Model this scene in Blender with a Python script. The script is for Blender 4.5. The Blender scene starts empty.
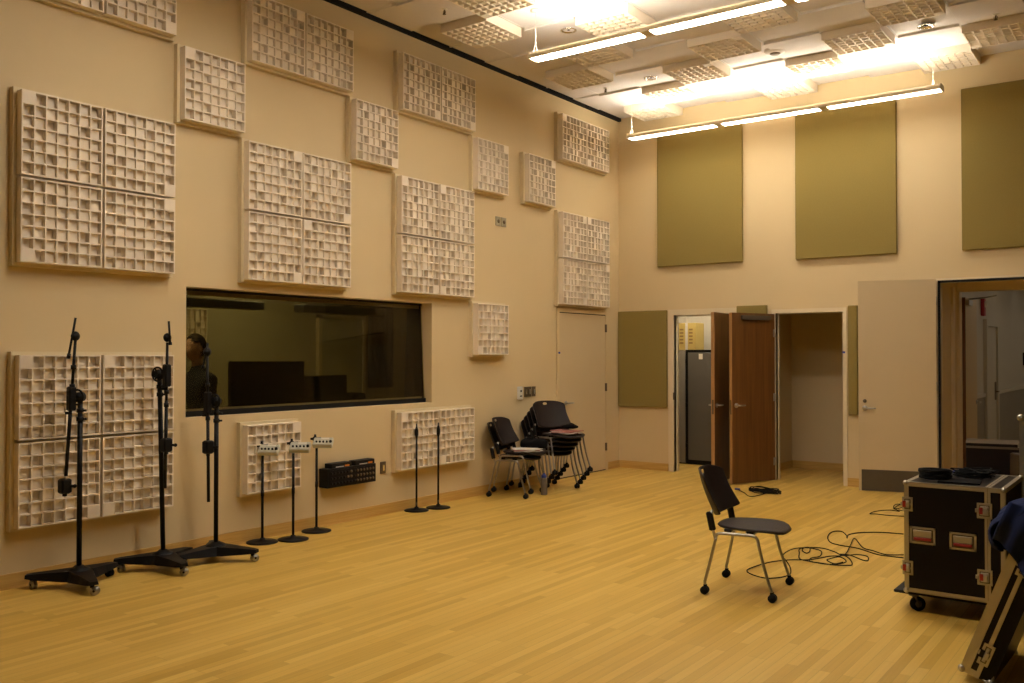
import bpy, math, random
from mathutils import Vector, Matrix, Euler
random.seed(7)
SC = bpy.context.scene
COL = SC.collection
PI = math.pi
R_ = math.radians

# ------------------------------------------------------------------ materials
def newmat(name):
    m = bpy.data.materials.new(name); m.use_nodes = True
    nt = m.node_tree; b = nt.nodes['Principled BSDF']
    return m, nt, b
def paint(name, col, rough=.6, var=.06, scale=6., bump=0., bscale=300., metal=0., spec=.5):
    m, nt, b = newmat(name)
    tc = nt.nodes.new('ShaderNodeTexCoord')
    n = nt.nodes.new('ShaderNodeTexNoise'); n.inputs['Scale'].default_value = scale
    n.inputs['Detail'].default_value = 4
    nt.links.new(tc.outputs['Object'], n.inputs['Vector'])
    r = nt.nodes.new('ShaderNodeMapRange')
    r.inputs['To Min'].default_value = 1-var; r.inputs['To Max'].default_value = 1+var
    nt.links.new(n.outputs['Fac'], r.inputs['Value'])
    mx = nt.nodes.new('ShaderNodeVectorMath'); mx.operation = 'SCALE'
    mx.inputs[0].default_value = col
    nt.links.new(r.outputs['Result'], mx.inputs['Scale'])
    nt.links.new(mx.outputs['Vector'], b.inputs['Base Color'])
    b.inputs['Roughness'].default_value = rough
    b.inputs['Metallic'].default_value = metal
    b.inputs['Specular IOR Level'].default_value = spec
    if bump:
        n2 = nt.nodes.new('ShaderNodeTexNoise'); n2.inputs['Scale'].default_value = bscale
        nt.links.new(tc.outputs['Object'], n2.inputs['Vector'])
        bp = nt.nodes.new('ShaderNodeBump'); bp.inputs['Strength'].default_value = bump
        bp.inputs['Distance'].default_value = .002
        nt.links.new(n2.outputs['Fac'], bp.inputs['Height'])
        nt.links.new(bp.outputs['Normal'], b.inputs['Normal'])
    return m
def wood(name, c1, c2, scale=(30, 30, 1.2), rough=.4):
    m, nt, b = newmat(name)
    tc = nt.nodes.new('ShaderNodeTexCoord'); mp = nt.nodes.new('ShaderNodeMapping')
    mp.inputs['Scale'].default_value = scale
    nt.links.new(tc.outputs['Object'], mp.inputs['Vector'])
    n = nt.nodes.new('ShaderNodeTexNoise'); n.inputs['Scale'].default_value = 1.
    n.inputs['Detail'].default_value = 6; n.inputs['Distortion'].default_value = .6
    nt.links.new(mp.outputs['Vector'], n.inputs['Vector'])
    r = nt.nodes.new('ShaderNodeValToRGB')
    r.color_ramp.elements[0].position = .3; r.color_ramp.elements[1].position = .7
    r.color_ramp.elements[0].color = (*c1, 1); r.color_ramp.elements[1].color = (*c2, 1)
    nt.links.new(n.outputs['Fac'], r.inputs['Fac'])
    nt.links.new(r.outputs['Color'], b.inputs['Base Color'])
    b.inputs['Roughness'].default_value = rough
    return m
def emis(name, col, s):
    m, nt, b = newmat(name)
    b.inputs['Base Color'].default_value = (*col, 1)
    b.inputs['Emission Color'].default_value = (*col, 1)
    b.inputs['Emission Strength'].default_value = s
    return m
def floor_mat():
    m, nt, b = newmat('maple strip floor')
    tc = nt.nodes.new('ShaderNodeTexCoord'); mp = nt.nodes.new('ShaderNodeMapping')
    mp.inputs['Rotation'].default_value = (0, 0, PI/2)
    nt.links.new(tc.outputs['Object'], mp.inputs['Vector'])
    br = nt.nodes.new('ShaderNodeTexBrick')
    br.inputs['Scale'].default_value = 1.
    br.inputs['Brick Width'].default_value = .95; br.inputs['Row Height'].default_value = .057
    br.inputs['Mortar Size'].default_value = .0012; br.inputs['Mortar Smooth'].default_value = .3
    br.offset = .37; br.offset_frequency = 3; br.squash = 1.3; br.squash_frequency = 5
    br.inputs['Color1'].default_value = (0, 0, 0, 1); br.inputs['Color2'].default_value = (1, 1, 1, 1)
    br.inputs['Mortar'].default_value = (.35, .35, .35, 1); br.inputs['Bias'].default_value = 0
    nt.links.new(mp.outputs['Vector'], br.inputs['Vector'])
    ramp = nt.nodes.new('ShaderNodeValToRGB'); e = ramp.color_ramp.elements
    e[0].position = 0; e[0].color = (.55, .33, .055, 1); e[1].position = 1; e[1].color = (.72, .48, .115, 1)
    k = e.new(.45); k.color = (.65, .41, .082, 1)
    nt.links.new(br.outputs['Color'], ramp.inputs['Fac'])
    # grain
    mp2 = nt.nodes.new('ShaderNodeMapping'); mp2.inputs['Scale'].default_value = (60, 1.6, 1)
    nt.links.new(tc.outputs['Object'], mp2.inputs['Vector'])
    n = nt.nodes.new('ShaderNodeTexNoise'); n.inputs['Scale'].default_value = 1; n.inputs['Detail'].default_value = 5
    nt.links.new(mp2.outputs['Vector'], n.inputs['Vector'])
    r = nt.nodes.new('ShaderNodeMapRange'); r.inputs['To Min'].default_value = .86; r.inputs['To Max'].default_value = 1.13
    nt.links.new(n.outputs['Fac'], r.inputs['Value'])
    vm = nt.nodes.new('ShaderNodeVectorMath'); vm.operation = 'SCALE'
    nt.links.new(ramp.outputs['Color'], vm.inputs[0]); nt.links.new(r.outputs['Result'], vm.inputs['Scale'])
    # seams
    mr = nt.nodes.new('ShaderNodeMapRange'); mr.inputs['To Min'].default_value = 1; mr.inputs['To Max'].default_value = .72
    nt.links.new(br.outputs['Fac'], mr.inputs['Value'])
    vm2 = nt.nodes.new('ShaderNodeVectorMath'); vm2.operation = 'SCALE'
    nt.links.new(vm.outputs['Vector'], vm2.inputs[0]); nt.links.new(mr.outputs['Result'], vm2.inputs['Scale'])
    nt.links.new(vm2.outputs['Vector'], b.inputs['Base Color'])
    b.inputs['Roughness'].default_value = .34
    b.inputs['Specular IOR Level'].default_value = .4
    return m
def glass_mat():
    m = bpy.data.materials.new('grey window glass'); m.use_nodes = True
    nt = m.node_tree; nt.nodes.clear()
    o = nt.nodes.new('ShaderNodeOutputMaterial'); mx = nt.nodes.new('ShaderNodeMixShader')
    t = nt.nodes.new('ShaderNodeBsdfTransparent'); t.inputs['Color'].default_value = (.72, .69, .57, 1)
    g = nt.nodes.new('ShaderNodeBsdfGlossy'); g.inputs['Roughness'].default_value = .01
    g.inputs['Color'].default_value = (.9, .9, .9, 1)
    f = nt.nodes.new('ShaderNodeFresnel'); f.inputs['IOR'].default_value = 1.25
    nt.links.new(f.outputs['Fac'], mx.inputs['Fac']); nt.links.new(t.outputs['BSDF'], mx.inputs[1])
    nt.links.new(g.outputs['BSDF'], mx.inputs[2]); nt.links.new(mx.outputs['Shader'], o.inputs['Surface'])
    return m

WALL = (.66, .515, .29)
M = dict(
    wall=paint('tan wall paint', WALL, .65, .03, 2., .15, 120),
    hall=paint('off white hall paint', (.60, .54, .43), .6, .03, 2.),
    hallg=paint('grey wainscot', (.30, .265, .21), .6, .05, 3.),
    ceil=paint('white ceiling tile', (.72, .66, .61), .9, .04, 25., .4, 500),
    grid=paint('white ceiling grid', (.74, .68, .62), .5, .02),
    dark=paint('dark strip', (.014, .012, .010), .8, .1, spec=.15),
    diff=paint('white diffuser plastic', (.84, .73, .58), .55, .03, 20.),
    board=paint('painted mounting board', (.70, .58, .36), .6, .03),
    fabric=paint('olive acoustic fabric', (.27, .20, .058), .95, .07, 60., .5, 900, spec=.2),
    floor=floor_mat(),
    base=wood('maple baseboard', (.50, .29, .07), (.64, .40, .12), (2, 2, 60), .4),
    door=paint('beige door paint', (.60, .47, .28), .5, .02, 3.),
    frame=paint('beige frame paint', (.72, .60, .40), .45, .02),
    wdoor=wood('stained oak veneer', (.115, .045, .010), (.20, .082, .020), (28, 28, 1.1), .4),
    wedge=paint('light wood edge', (.42, .22, .08), .5, .1),
    metal=paint('satin steel', (.42, .40, .37), .32, .03, metal=1.),
    chrome=paint('chrome', (.8, .8, .8), .12, .0, metal=1.),
    alu=paint('aluminium edging', (.47, .44, .37), .38, .06, 30, metal=.85),
    kick=paint('brushed steel plate', (.13, .105, .075), .45, .08, 15, metal=.5),
    black=paint('black powder coat', (.006, .005, .005), .5, .2, spec=.22),
    blackp=paint('black plastic', (.007, .006, .006), .55, .2, spec=.22),
    seat=paint('dark brown black shell', (.018, .010, .008), .55, .2, 40, .3, 700, spec=.28),
    rubber=paint('black rubber', (.006, .006, .006), .8, .2, spec=.2),
    panel=paint('black laminate', (.006, .004, .005), .4, .25, 10, spec=.2),
    red=paint('red latch', (.28, .012, .012), .45, .1),
    grey=paint('pale grey plastic', (.52, .50, .40), .5, .05),
    cab=paint('grey cabinet', (.115, .103, .088), .45, .04),
    cab2=paint('light grey cabinet', (.24, .215, .18), .5, .04),
    card=paint('cardboard', (.55, .40, .12), .8, .06, 12),
    cardtape=paint('box print', (.28, .17, .05), .7, .1),
    white=paint('white plastic', (.75, .70, .60), .5, .03),
    bronze=paint('brown wall plate', (.13, .09, .05), .45, .1, metal=.4),
    plate=paint('grey plate', (.34, .31, .22), .45, .1, metal=.3),
    alarm=paint('alarm red', (.45, .02, .03), .4, .05),
    blue=paint('blue plastic', (.02, .05, .35), .5, .05),
    navy=paint('navy cloth', (.018, .026, .075), .95, .2, 20, .6, 300, spec=.1),
    orange=paint('orange tag', (.75, .22, .02), .6, .05),
    paper=paint('paper', (.62, .58, .52), .8, .1, 30),
    paperr=paint('printed cover', (.38, .14, .12), .6, .5, 25),
    bag=paint('black bag cloth', (.007, .006, .006), .9, .3, 30, .5, 200, spec=.1),
    bottle=paint('grey bottle', (.14, .12, .10), .35, .1),
    skin=paint('skin', (.62, .36, .26), .5, .06, 12),
    hair=paint('dark brown hair', (.045, .028, .018), .8, .3, 60, .8, 250),
    shirt=paint('dark shirt', (.035, .032, .040), .9, .2, 20),
    ctrl=paint('control room paint', (.42, .37, .24), .7, .05, 1.5),
    ctrl2=paint('control room door', (.50, .47, .32), .6, .05, 1.5),
    curtain=paint('dark curtain', (.07, .06, .05), .95, .3, 8),
    desk=paint('dark desk', (.05, .045, .04), .5, .2),
    glass=glass_mat(),
    screen=paint('black screen', (.012, .010, .010), .25, .1),
)
WARM = (1., .93, .80)
M['lens'] = emis('lit lens', (1., .93, .82), 28.)
M['up'] = emis('lit uplight', WARM, 30.)
M['lens_far'] = emis('dimmed lens', (1., .93, .82), 14.)
M['hall_l'] = emis('lit hall lamp', (1., .93, .80), 1.5)
M['closet_l'] = emis('added closet lamp', (1., .92, .76), 13.)
M['ctrl_l'] = emis('added control room lamp', (1., .95, .72), 8.)

# ------------------------------------------------------------------ mesh builder
class MB:
    def __init__(s): s.v = []; s.f = []; s.sm = []
    def add(s, vs, fs, smooth=False, T=None):
        n = len(s.v)
        for p in vs:
            p = Vector(p)
            s.v.append(tuple(T @ p) if T is not None else tuple(p))
        for f in fs: s.f.append(tuple(i+n for i in f)); s.sm.append(smooth)
        return s
    def box(s, x0, x1, y0, y1, z0, z1, T=None):
        vs = [(x, y, z) for z in (z0, z1) for y in (y0, y1) for x in (x0, x1)]
        return s.add(vs, [(0, 2, 3, 1), (4, 5, 7, 6), (0, 1, 5, 4), (2, 6, 7, 3), (0, 4, 6, 2), (1, 3, 7, 5)], T=T)
    def rbox(s, x0, x1, y0, y1, z0, z1, b=.005, T=None):
        # bevelled box: chamfered profile
        vs = []; fs = []
        cx = (x0+x1)/2; cy = (y0+y1)/2
        def ring(z, i):
            xa, xb, ya, yb = x0+i, x1-i, y0+i, y1-i
            c = b
            return [(xa+c, ya, z), (xb-c, ya, z), (xb, ya+c, z), (xb, yb-c, z), (xb-c, yb, z), (xa+c, yb, z), (xa, yb-c, z), (xa, ya+c, z)]
        rs = [ring(z0, b), ring(z0+b, 0), ring(z1-b, 0), ring(z1, b)]
        for r in rs: vs += r
        for k in range(3):
            for i in range(8):
                j = (i+1) % 8
                fs.append((k*8+i, k*8+j, (k+1)*8+j, (k+1)*8+i))
        fs.append(tuple(reversed(range(8)))); fs.append(tuple(range(24, 32)))
        return s.add(vs, fs, T=T)
    def lathe(s, prof, n=24, T=None, smooth=True, cap=True):
        vs = []; fs = []
        for r, z in prof:
            for k in range(n):
                a = 2*PI*k/n; vs.append((r*math.cos(a), r*math.sin(a), z))
        for i in range(len(prof)-1):
            for k in range(n):
                l = (k+1) % n
                fs.append((i*n+k, i*n+l, (i+1)*n+l, (i+1)*n+k))
        if cap:
            fs.append(tuple(reversed(range(n)))); fs.append(tuple(range((len(prof)-1)*n, len(prof)*n)))
        return s.add(vs, fs, smooth, T)
    def cyl(s, p0, p1, r0, r1=None, n=16, smooth=True):
        p0 = Vector(p0); p1 = Vector(p1); d = p1-p0
        T = Matrix.Translation(p0) @ d.to_track_quat('Z', 'Y').to_matrix().to_4x4()
        return s.lathe([(r0, 0), (r0 if r1 is None else r1, d.length)], n, T, smooth)
    def tube(s, pts, r, n=8, closed=False):
        pts = [Vector(p) for p in pts]
        m = len(pts)
        rr = r if isinstance(r, (list, tuple)) else [r]*m
        up = None; rings = []
        for i in range(m):
            if closed: t = pts[(i+1) % m]-pts[i-1]
            elif i == 0: t = pts[1]-pts[0]
            elif i == m-1: t = pts[-1]-pts[-2]
            else: t = (pts[i+1]-pts[i]).normalized()+(pts[i]-pts[i-1]).normalized()
            if t.length < 1e-9: t = Vector((0, 0, 1))
            t.normalize()
            if up is None:
                up = Vector((0, 0, 1)) if abs(t.z) < .9 else Vector((1, 0, 0))
            a = (up - t*up.dot(t))
            if a.length < 1e-6: a = t.orthogonal()
            a.normalize(); b = t.cross(a); up = a
            rings.append([pts[i]+a*rr[i]*math.cos(2*PI*k/n)+b*rr[i]*math.sin(2*PI*k/n) for k in range(n)])
        vs = [p for q in rings for p in q]; fs = []
        for i in range(m if closed else m-1):
            j = (i+1) % m
            for k in range(n):
                l = (k+1) % n
                fs.append((i*n+k, i*n+l, j*n+l, j*n+k))
        if not closed:
            fs.append(tuple(reversed(range(n)))); fs.append(tuple((m-1)*n+k for k in range(n)))
        return s.add(vs, fs, True)
    def sphere(s, c, r, n=14, m=8, sc=(1, 1, 1)):
        vs = []; fs = []
        for i in range(m+1):
            th = PI*i/m
            for k in range(n):
                a = 2*PI*k/n
                vs.append((c[0]+sc[0]*r*math.sin(th)*math.cos(a), c[1]+sc[1]*r*math.sin(th)*math.sin(a), c[2]-sc[2]*r*math.cos(th)))
        for i in range(m):
            for k in range(n):
                l = (k+1) % n
                fs.append((i*n+k, i*n+l, (i+1)*n+l, (i+1)*n+k))
        return s.add(vs, fs, True)
    def mesh(s, name, mat):
        me = bpy.data.meshes.new(name)
        me.from_pydata(s.v, [], s.f); me.update()
        me.polygons.foreach_set('use_smooth', s.sm)
        me.materials.append(mat)
        return me
    def build(s, name, mat, parent=None, T=None):
        o = bpy.data.objects.new(name, s.mesh(name, mat)); COL.objects.link(o)
        if parent is not None: o.parent = parent
        if T is not None: o.matrix_local = T
        return o
def tag(o, label, cat, group=None):
    o['label'] = label; o['category'] = cat
    if group: o['group'] = group
    return o
def struct(o, label=None):
    o['kind'] = 'structure'
    if label: o['label'] = label
    return o
def thing(name, label, cat, loc=(0, 0, 0), rz=0, group=None):
    o = bpy.data.objects.new(name, None); COL.objects.link(o)
    o.empty_display_size = .1
    o.location = loc; o.rotation_euler = (0, 0, rz)
    return tag(o, label, cat, group)
def copy_thing(root, loc, rz, label, group=None):
    c = root.copy(); COL.objects.link(c); c.location = loc; c.rotation_euler = (0, 0, rz)
    c['label'] = label
    if group: c['group'] = group
    def rec(a, b):
        for ch in list(a.children):
            if ch.get('nocopy'): continue
            d = ch.copy(); COL.objects.link(d); d.parent = b
            rec(ch, d)
    rec(root, c)
    return c
def catmull(pts, n=8, closed=False):
    P = [Vector(p) for p in pts]; out = []
    m = len(P)
    rng = range(m if closed else m-1)
    for i in rng:
        if closed: a, b, c, d = P[i-1], P[i], P[(i+1) % m], P[(i+2) % m]
        else: a, b, c, d = P[max(i-1, 0)], P[i], P[i+1], P[min(i+2, m-1)]
        for k in range(n):
            t = k/n
            out.append(.5*((2*b)+(c-a)*t+(2*a-5*b+4*c-d)*t*t+(3*b-a-3*c+d)*t**3))
    if not closed: out.append(P[-1])
    return out
TR = Matrix.Translation
def RZ(a): return Matrix.Rotation(a, 4, 'Z')
def RX(a): return Matrix.Rotation(a, 4, 'X')
def RY(a): return Matrix.Rotation(a, 4, 'Y')

# ------------------------------------------------------------------ camera
cd = bpy.data.cameras.new('camera'); cam = bpy.data.objects.new('camera', cd); COL.objects.link(cam)
cam.location = (6.593, 0, 1.627)
cam.rotation_euler = (R_(90+.83), 0, R_(36.291))
cd.sensor_width = 36; cd.lens = 912.78*36/1024; cd.clip_start = .05
SC.camera = cam

# ------------------------------------------------------------------ room shell
YB = 11.60; H = 5.05; XR = 10.6; YF = -3.6; XL0, PX = .43, .62; Y0, PY = 6.47, .64
mb = MB(); mb.box(-4.8, XR+.2, YF-.2, 24, -.12, 0)
struct(mb.build('floor', M['floor']), 'pale maple strip floor')

def holes_boxes(mb, fn, u0, u1, v0, v1, holes):
    us = sorted({u0, u1, *[h[0] for h in holes], *[h[1] for h in holes]})
    vs = sorted({v0, v1, *[h[2] for h in holes], *[h[3] for h in holes]})
    for a, b in zip(us, us[1:]):
        for c, d in zip(vs, vs[1:]):
            um, vm = (a+b)/2, (c+d)/2
            if any(h[0] < um < h[1] and h[2] < vm < h[3] for h in holes): continue
            fn(a, b, c, d)
WIN = (4.455, 7.50, 1.108, 2.188)
DL = (10.0, 11.20, 0, 2.19)
mb = MB()
holes_boxes(mb, lambda a, b, c, d: mb.box(-.30, 0, a, b, c, d), YF, YB+.3, 0, H+.2, [WIN])
struct(mb.build('wall_left', M['wall']), 'tan painted left wall')
O1 = (.88, 1.76, 0, 2.175); O2 = (2.335, 3.19, 0, 2.165); O3 = (4.30, 6.3, 0, 2.48)
mb = MB()
holes_boxes(mb, lambda a, b, c, d: mb.box(a, b, YB, YB+.14, c, d), 0, XR, 0, H+.2, [O1, O2, O3])
struct(mb.build('wall_back', M['wall']), 'tan painted back wall with doorways')
mb = MB(); mb.box(XR, XR+.2, YF, YB+.25, 0, H+.2); struct(mb.build('wall_right', M['fabric']))  # unseen wall, given dark fabric to cut bounce light on the right
mb = MB(); mb.box(-.3, XR+.2, YF-.2, YF, 0, H+.2); struct(mb.build('wall_front', M['fabric']))  # also out of view, dark fabric put on to absorb bounce light

# ceiling: slab, grid bars and tile relief in one mesh
mb = MB(); mb.box(0, XR, YF, YB, H+.03, H+.2)
ni = int((XR-XL0)/PX)+1
xl = [0.05]+[XL0+PX*i for i in range(ni)]+[XR]
j0 = -16
yl = [Y0+PY*j for j in range(j0, 9)]
yl = [YF]+[y for y in yl if YF+.05 < y < YB-.02]+[YB]
for ii, (a, b) in enumerate(zip(xl, xl[1:])):
    i = ii-1
    for c, d in zip(yl, yl[1:]):
        j = round((c-Y0)/PY)
        low = (i+j) % 3 == 0 if i >= 0 else j % 3 == 0
        z = (H-.022 if i >= 0 else H-.006) if low else H+.004
        g = .007 if low else .010
        if b-a < .05 or d-c < .05: continue
        mb.box(a+g, b-g, c+g, d-g, z, H+.04)
struct(mb.build('ceiling', M['ceil']), 'suspended ceiling of square tiles')
mb = MB()
for x in xl[1:-1]: mb.box(x-.011, x+.011, YF, YB, H, H+.04)
for y in yl[1:-1]: mb.box(0, XR, y-.011, y+.011, H, H+.04)
g = struct(mb.build('ceiling_grid', M['grid'])); g.name = 'trim_1'
mb = MB(); mb.box(0, .045, YF, YB, H-.034, H+.03)
struct(mb.build('trim_2', M['dark']), 'dark strip painted in for shade between wall and ceiling')  # solid dark strip standing in for the shadow gap along the ceiling

# baseboards
BH = .105
def baseboard(name, boxes):
    mb = MB()
    for b in boxes: mb.box(*b)
    struct(mb.build(name, M['base']), 'maple baseboard')
baseboard('baseboard_left', [(0, .018, YF, DL[0]-.055, 0, BH), (0, .018, DL[1]+.055, YB, 0, BH)])
baseboard('baseboard_back', [(.018, O1[0]-.09, YB-.018, YB, 0, BH), (O1[1]+.05, O2[0]-.05, YB-.018, YB, 0, BH), (O2[1]+.05, O3[0]-.04, YB-.018, YB, 0, BH), (O3[1]+.06, XR, YB-.018, YB, 0, BH)])

# ------------------------------------------------------------------ door 1: flush door in the left wall
def lever(mbx, c, ax, out, along, L=.11):
    """rosette + neck + lever. c point on face, out: outward dir, along: lever dir"""
    c = Vector(c); out = Vector(out); al = Vector(along)
    mbx.cyl(c, c+out*.012, .03, n=20)
    mbx.cyl(c, c+out*.055, .010, n=12)
    mbx.tube([c+out*.05, c+out*.055+al*.03, c+out*.052+al*L*.7, c+out*.046+al*L], [.011, .010, .009, .008], 10)
d1 = MB(); d1.box(-.02, .012, DL[0]+.008, DL[1]-.006, .012, DL[3]-.012)
D1 = struct(d1.build('door_1', M['door']), 'beige flush door in left wall')
mb = MB()
for y0, y1 in ((DL[0]-.05, DL[0]), (DL[1], DL[1]+.05)): mb.box(0, .022, y0, y1, 0, DL[3]+.05)
mb.box(0, .022, DL[0], DL[1], DL[3], DL[3]+.05)
mb.build('door_frame', M['wall'], D1)
mb = MB(); mb.box(0.0005, .014, DL[0]-.004, DL[0]+.012, 0, DL[3]); mb.box(0.0005, .010, DL[0], DL[1], 0, .012); mb.box(0.0005, .006, DL[0], DL[1], DL[3]-.012, DL[3])
mb.build('gap_shade', M['dark'], D1)  # dark strips painted in for the shade of the crack round the door
mb = MB(); lever(mb, (.012, DL[0]+.16, .985), 0, (1, 0, 0), (0, 1, 0), .13); mb.build('door_handle', M['metal'], D1)
for z in (.33, 1.17, 2.0):
    mb = MB(); mb.box(.012, .026, DL[1]-.02, DL[1]+.012, z-.055, z+.055); mb.cyl((.03, DL[1]-.004, z-.055), (.03, DL[1]-.004, z+.055), .008, n=10)
    mb.build('hinge', M['bronze'], D1)
mb = MB(); mb.rbox(.022, .036, DL[0]-.03, DL[0]+.0, 1.64, 1.665, .003); mb.build('latch_tag', M['blue'], D1)

# ------------------------------------------------------------------ window 1
W = struct(bpy.data.objects.new('window_1', None)); COL.objects.link(W)
y0, y1, z0, z1 = WIN
mb = MB()   # dark frame lining, splayed
fx = -.30
mb.box(-.17, -.145, y0, y1, z1-.020, z1); mb.box(-.12, -.085, y0, y1, z0, z0+.045)
mb.box(-.16, -.10, y0, y0+.02, z0, z1)
mb.build('window_frame', M['dark'], W)
def quadslab(mbx, pts, off):
    o = Vector(off); p = [Vector(q) for q in pts]
    vs = p+[q+o for q in p]
    mbx.add(vs, [(0, 1, 2, 3), (7, 6, 5, 4), (0, 4, 5, 1), (1, 5, 6, 2), (2, 6, 7, 3), (3, 7, 4, 0)])
mb = MB(); quadslab(mb, [(-.10, y0, z0), (-.10, y1, z0), (-.155, y1, z1), (-.155, y0, z1)], (-.010, 0, 0))
mb.build('window_pane', M['glass'], W)
mb = MB(); quadslab(mb, [(-.40, y0-.3, z0+.0), (-.40, y1+.4, z0+.0), (-.35, y1+.4, z1), (-.35, y0-.3, z1)], (-.010, 0, 0))
mb.build('inner_pane', M['glass'], W)
mb = MB()   # dark liner on the far reveal between panes, sill inside
quadslab(mb, [(-.112, y1-.004, z0), (-.40, y1-.004, z0), (-.35, y1-.004, z1), (-.166, y1-.004, z1)], (0, -.012, 0))
quadslab(mb, [(-.112, y0+.004, z0), (-.40, y0+.004, z0), (-.35, y0+.004, z1), (-.166, y0+.004, z1)], (0, .012, 0))
mb.build('liner', M['dark'], W)
mb = MB(); mb.box(-.42, -.30, y0, y1, z0-.03, z0+.012); mb.box(-.42, -.30, y0, y1, z1-.012, z1+.03)
mb.build('inner_sill', M['frame'], W)
mb = MB(); mb.box(-.150, -.125, y0+.02, y1-.02, z0, z0+.062); mb.box(-.190, -.170, y0+.02, y1-.02, z1-.055, z1-.022)
mb.build('glazing_bead', M['frame'], W)

# control room behind the window
CX = -4.0
mb = MB(); mb.box(CX-.1, CX, 2.6, 11.6, 0, 3.0); mb.box(CX, -.3, 2.5, 2.6, 0, 3.0); mb.box(CX, -.3, 11.4, 11.5, 0, 3.0)
struct(mb.build('wall_control_room', M['ctrl']), 'olive walls of the room behind the window')
mb = MB(); mb.box(CX-.1, -.3, 2.5, 11.5, 3.0, 3.1); struct(mb.build('ceiling_control_room', M['ctrl']))
mb = MB(); mb.box(CX, CX+.05, 9.46, 10.32, 0, 2.19)
dd = struct(mb.build('door_2', M['ctrl2']), 'pale door seen behind the glass')
mb = MB(); mb.box(CX, CX+.07, 9.40, 9.46, 0, 2.24); mb.box(CX, CX+.07, 10.32, 10.38, 0, 2.24); mb.box(CX, CX+.07, 9.40, 10.38, 2.19, 2.24)
mb.build('door_frame', M['frame'], dd)
for xa, ya, lab in ((-1.6, 4.0, 'left'), (-3.2, 7.4, 'right')):
    mb = MB(); mb.box(xa, xa+1.1, ya, ya+.6, 2.97, 2.999)
    tag(mb.build('fill_ceiling_light', M['ctrl_l']), 'unseen %s ceiling light added to brighten the room behind the window' % lab, 'light')  # unseen lamps, added to light the person and the room behind the glass
# contents
for a, b, lab in ((5.4, 7.17, 'long dark soffit hanging at upper left behind the glass'), (7.78, 9.25, 'long dark soffit hanging at upper middle behind the glass')):
    mb = MB(); mb.rbox(-2.6, -2.4, a, b, 2.17, 2.27, .01)
    tag(mb.build('hanging_soffit', M['desk']), lab, 'soffit')
t = thing('mixing_desk', 'low dark mixing desk along the lower window behind the glass', 'desk', (-1.5, 6.3, 0))
mb = MB(); mb.rbox(-.45, .45, -1.9, 1.6, .74, .80, .008); mb.build('desk_top', M['desk'], t)
for y in (-1.7, 1.4):
    mb = MB(); mb.rbox(-.38, .38, y-.05, y+.05, 0, .74, .006); mb.build('leg', M['desk'], t)
mb = MB()
vs = [(-.35, -1.5, .80), (.30, -1.5, .80), (.30, 1.2, .80), (-.35, 1.2, .80), (-.35, -1.5, .98), (.30, -1.5, .86), (.30, 1.2, .86), (-.35, 1.2, .98)]
mb.add(vs, [(0, 3, 2, 1), (4, 5, 6, 7), (0, 1, 5, 4), (1, 2, 6, 5), (2, 3, 7, 6), (3, 0, 4, 7)])
for k in range(18): mb.box(-.25, .2, -1.4+k*.145, -1.39+k*.145, .93, .935)
mb.build('console', M['blackp'], t)
def monitor(x, yc, w, zb, h, zt, lab):
    t = thing('monitor', lab, 'screen', (x, yc, zt))
    mb = MB(); mb.rbox(-.03, .03, -w/2, w/2, zb-zt, zb-zt+h, .008); mb.build('screen', M['screen'], t)
    mb = MB(); mb.cyl((0, 0, .01), (0, 0, zb-zt+.03), .03, n=12); mb.rbox(-.12, .12, -.18, .18, 0, .015, .004); mb.build('stand', M['blackp'], t)
monitor(-1.20, 6.25, .96, 1.10, .46, .935, 'large black monitor facing away behind the glass')
monitor(-1.35, 7.20, .61, 1.05, .34, .80, 'smaller black monitor right of the large one behind the glass')
mb = MB(); mb.rbox(-1.6, -1.3, 7.55, 7.80, .80, 1.17, .015); mb.cyl((-1.30, 7.67, .93), (-1.295, 7.67, .93), .08); mb.cyl((-1.30, 7.67, 1.09), (-1.295, 7.67, 1.09), .03)
tag(mb.build('desk_speaker', M['blackp']), 'small dark speaker at right end of the desk behind the glass', 'speaker')
prof = []
for k in range(81):
    u = k/80; prof.append((-3.2+.045*math.sin(u*2*PI*7), 9.72+u*.53))
vs = []; fs = []
for x, y in prof: vs += [(x, y, 1.13), (x, y, 2.38), (x-.015, y, 1.13), (x-.015, y, 2.38)]
for k in range(80):
    a = 4*k; b = a+4
    fs += [(a, b, b+1, a+1), (a+2, a+3, b+3, b+2), (a+1, b+1, b+3, a+3), (a, a+2, b+2, b)]
fs += [(0, 1, 3, 2), (320, 322, 323, 321)]
mb.add(vs, fs, True)
cu = tag(mb.build('curtain', M['curtain']), 'dark curtain hanging at right behind the glass', 'curtain')
mb = MB(); mb.cyl((-3.2, 9.65, 2.39), (-3.2, 10.32, 2.39), .015); mb.box(-4.0, -3.2, 9.97, 10.0, 2.38, 2.40); mb.build('curtain_rod', M['black'], cu)

# person behind the glass (seen from chest up, profile facing left)
P = thing('person', 'person in dark shirt seen in profile behind the left edge of the glass', 'person', (-.80, 5.17, 0), 0)
def skin_body(name, verts, edges, radii, mat, parent, root=0, sub=2):
    me = bpy.data.meshes.new(name); me.from_pydata(verts, edges, []); me.update()
    o = bpy.data.objects.new(name, me); COL.objects.link(o); o.parent = parent
    o.modifiers.new('s', 'SKIN')
    for i, r in enumerate(radii):
        v = me.skin_vertices[0].data[i]; v.radius = (r, r) if not isinstance(r, tuple) else r
        v.use_root = (i == root)
    ss = o.modifiers.new('u', 'SUBSURF'); ss.levels = sub; ss.render_levels = sub
    me.materials.append(mat)
    return o
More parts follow.
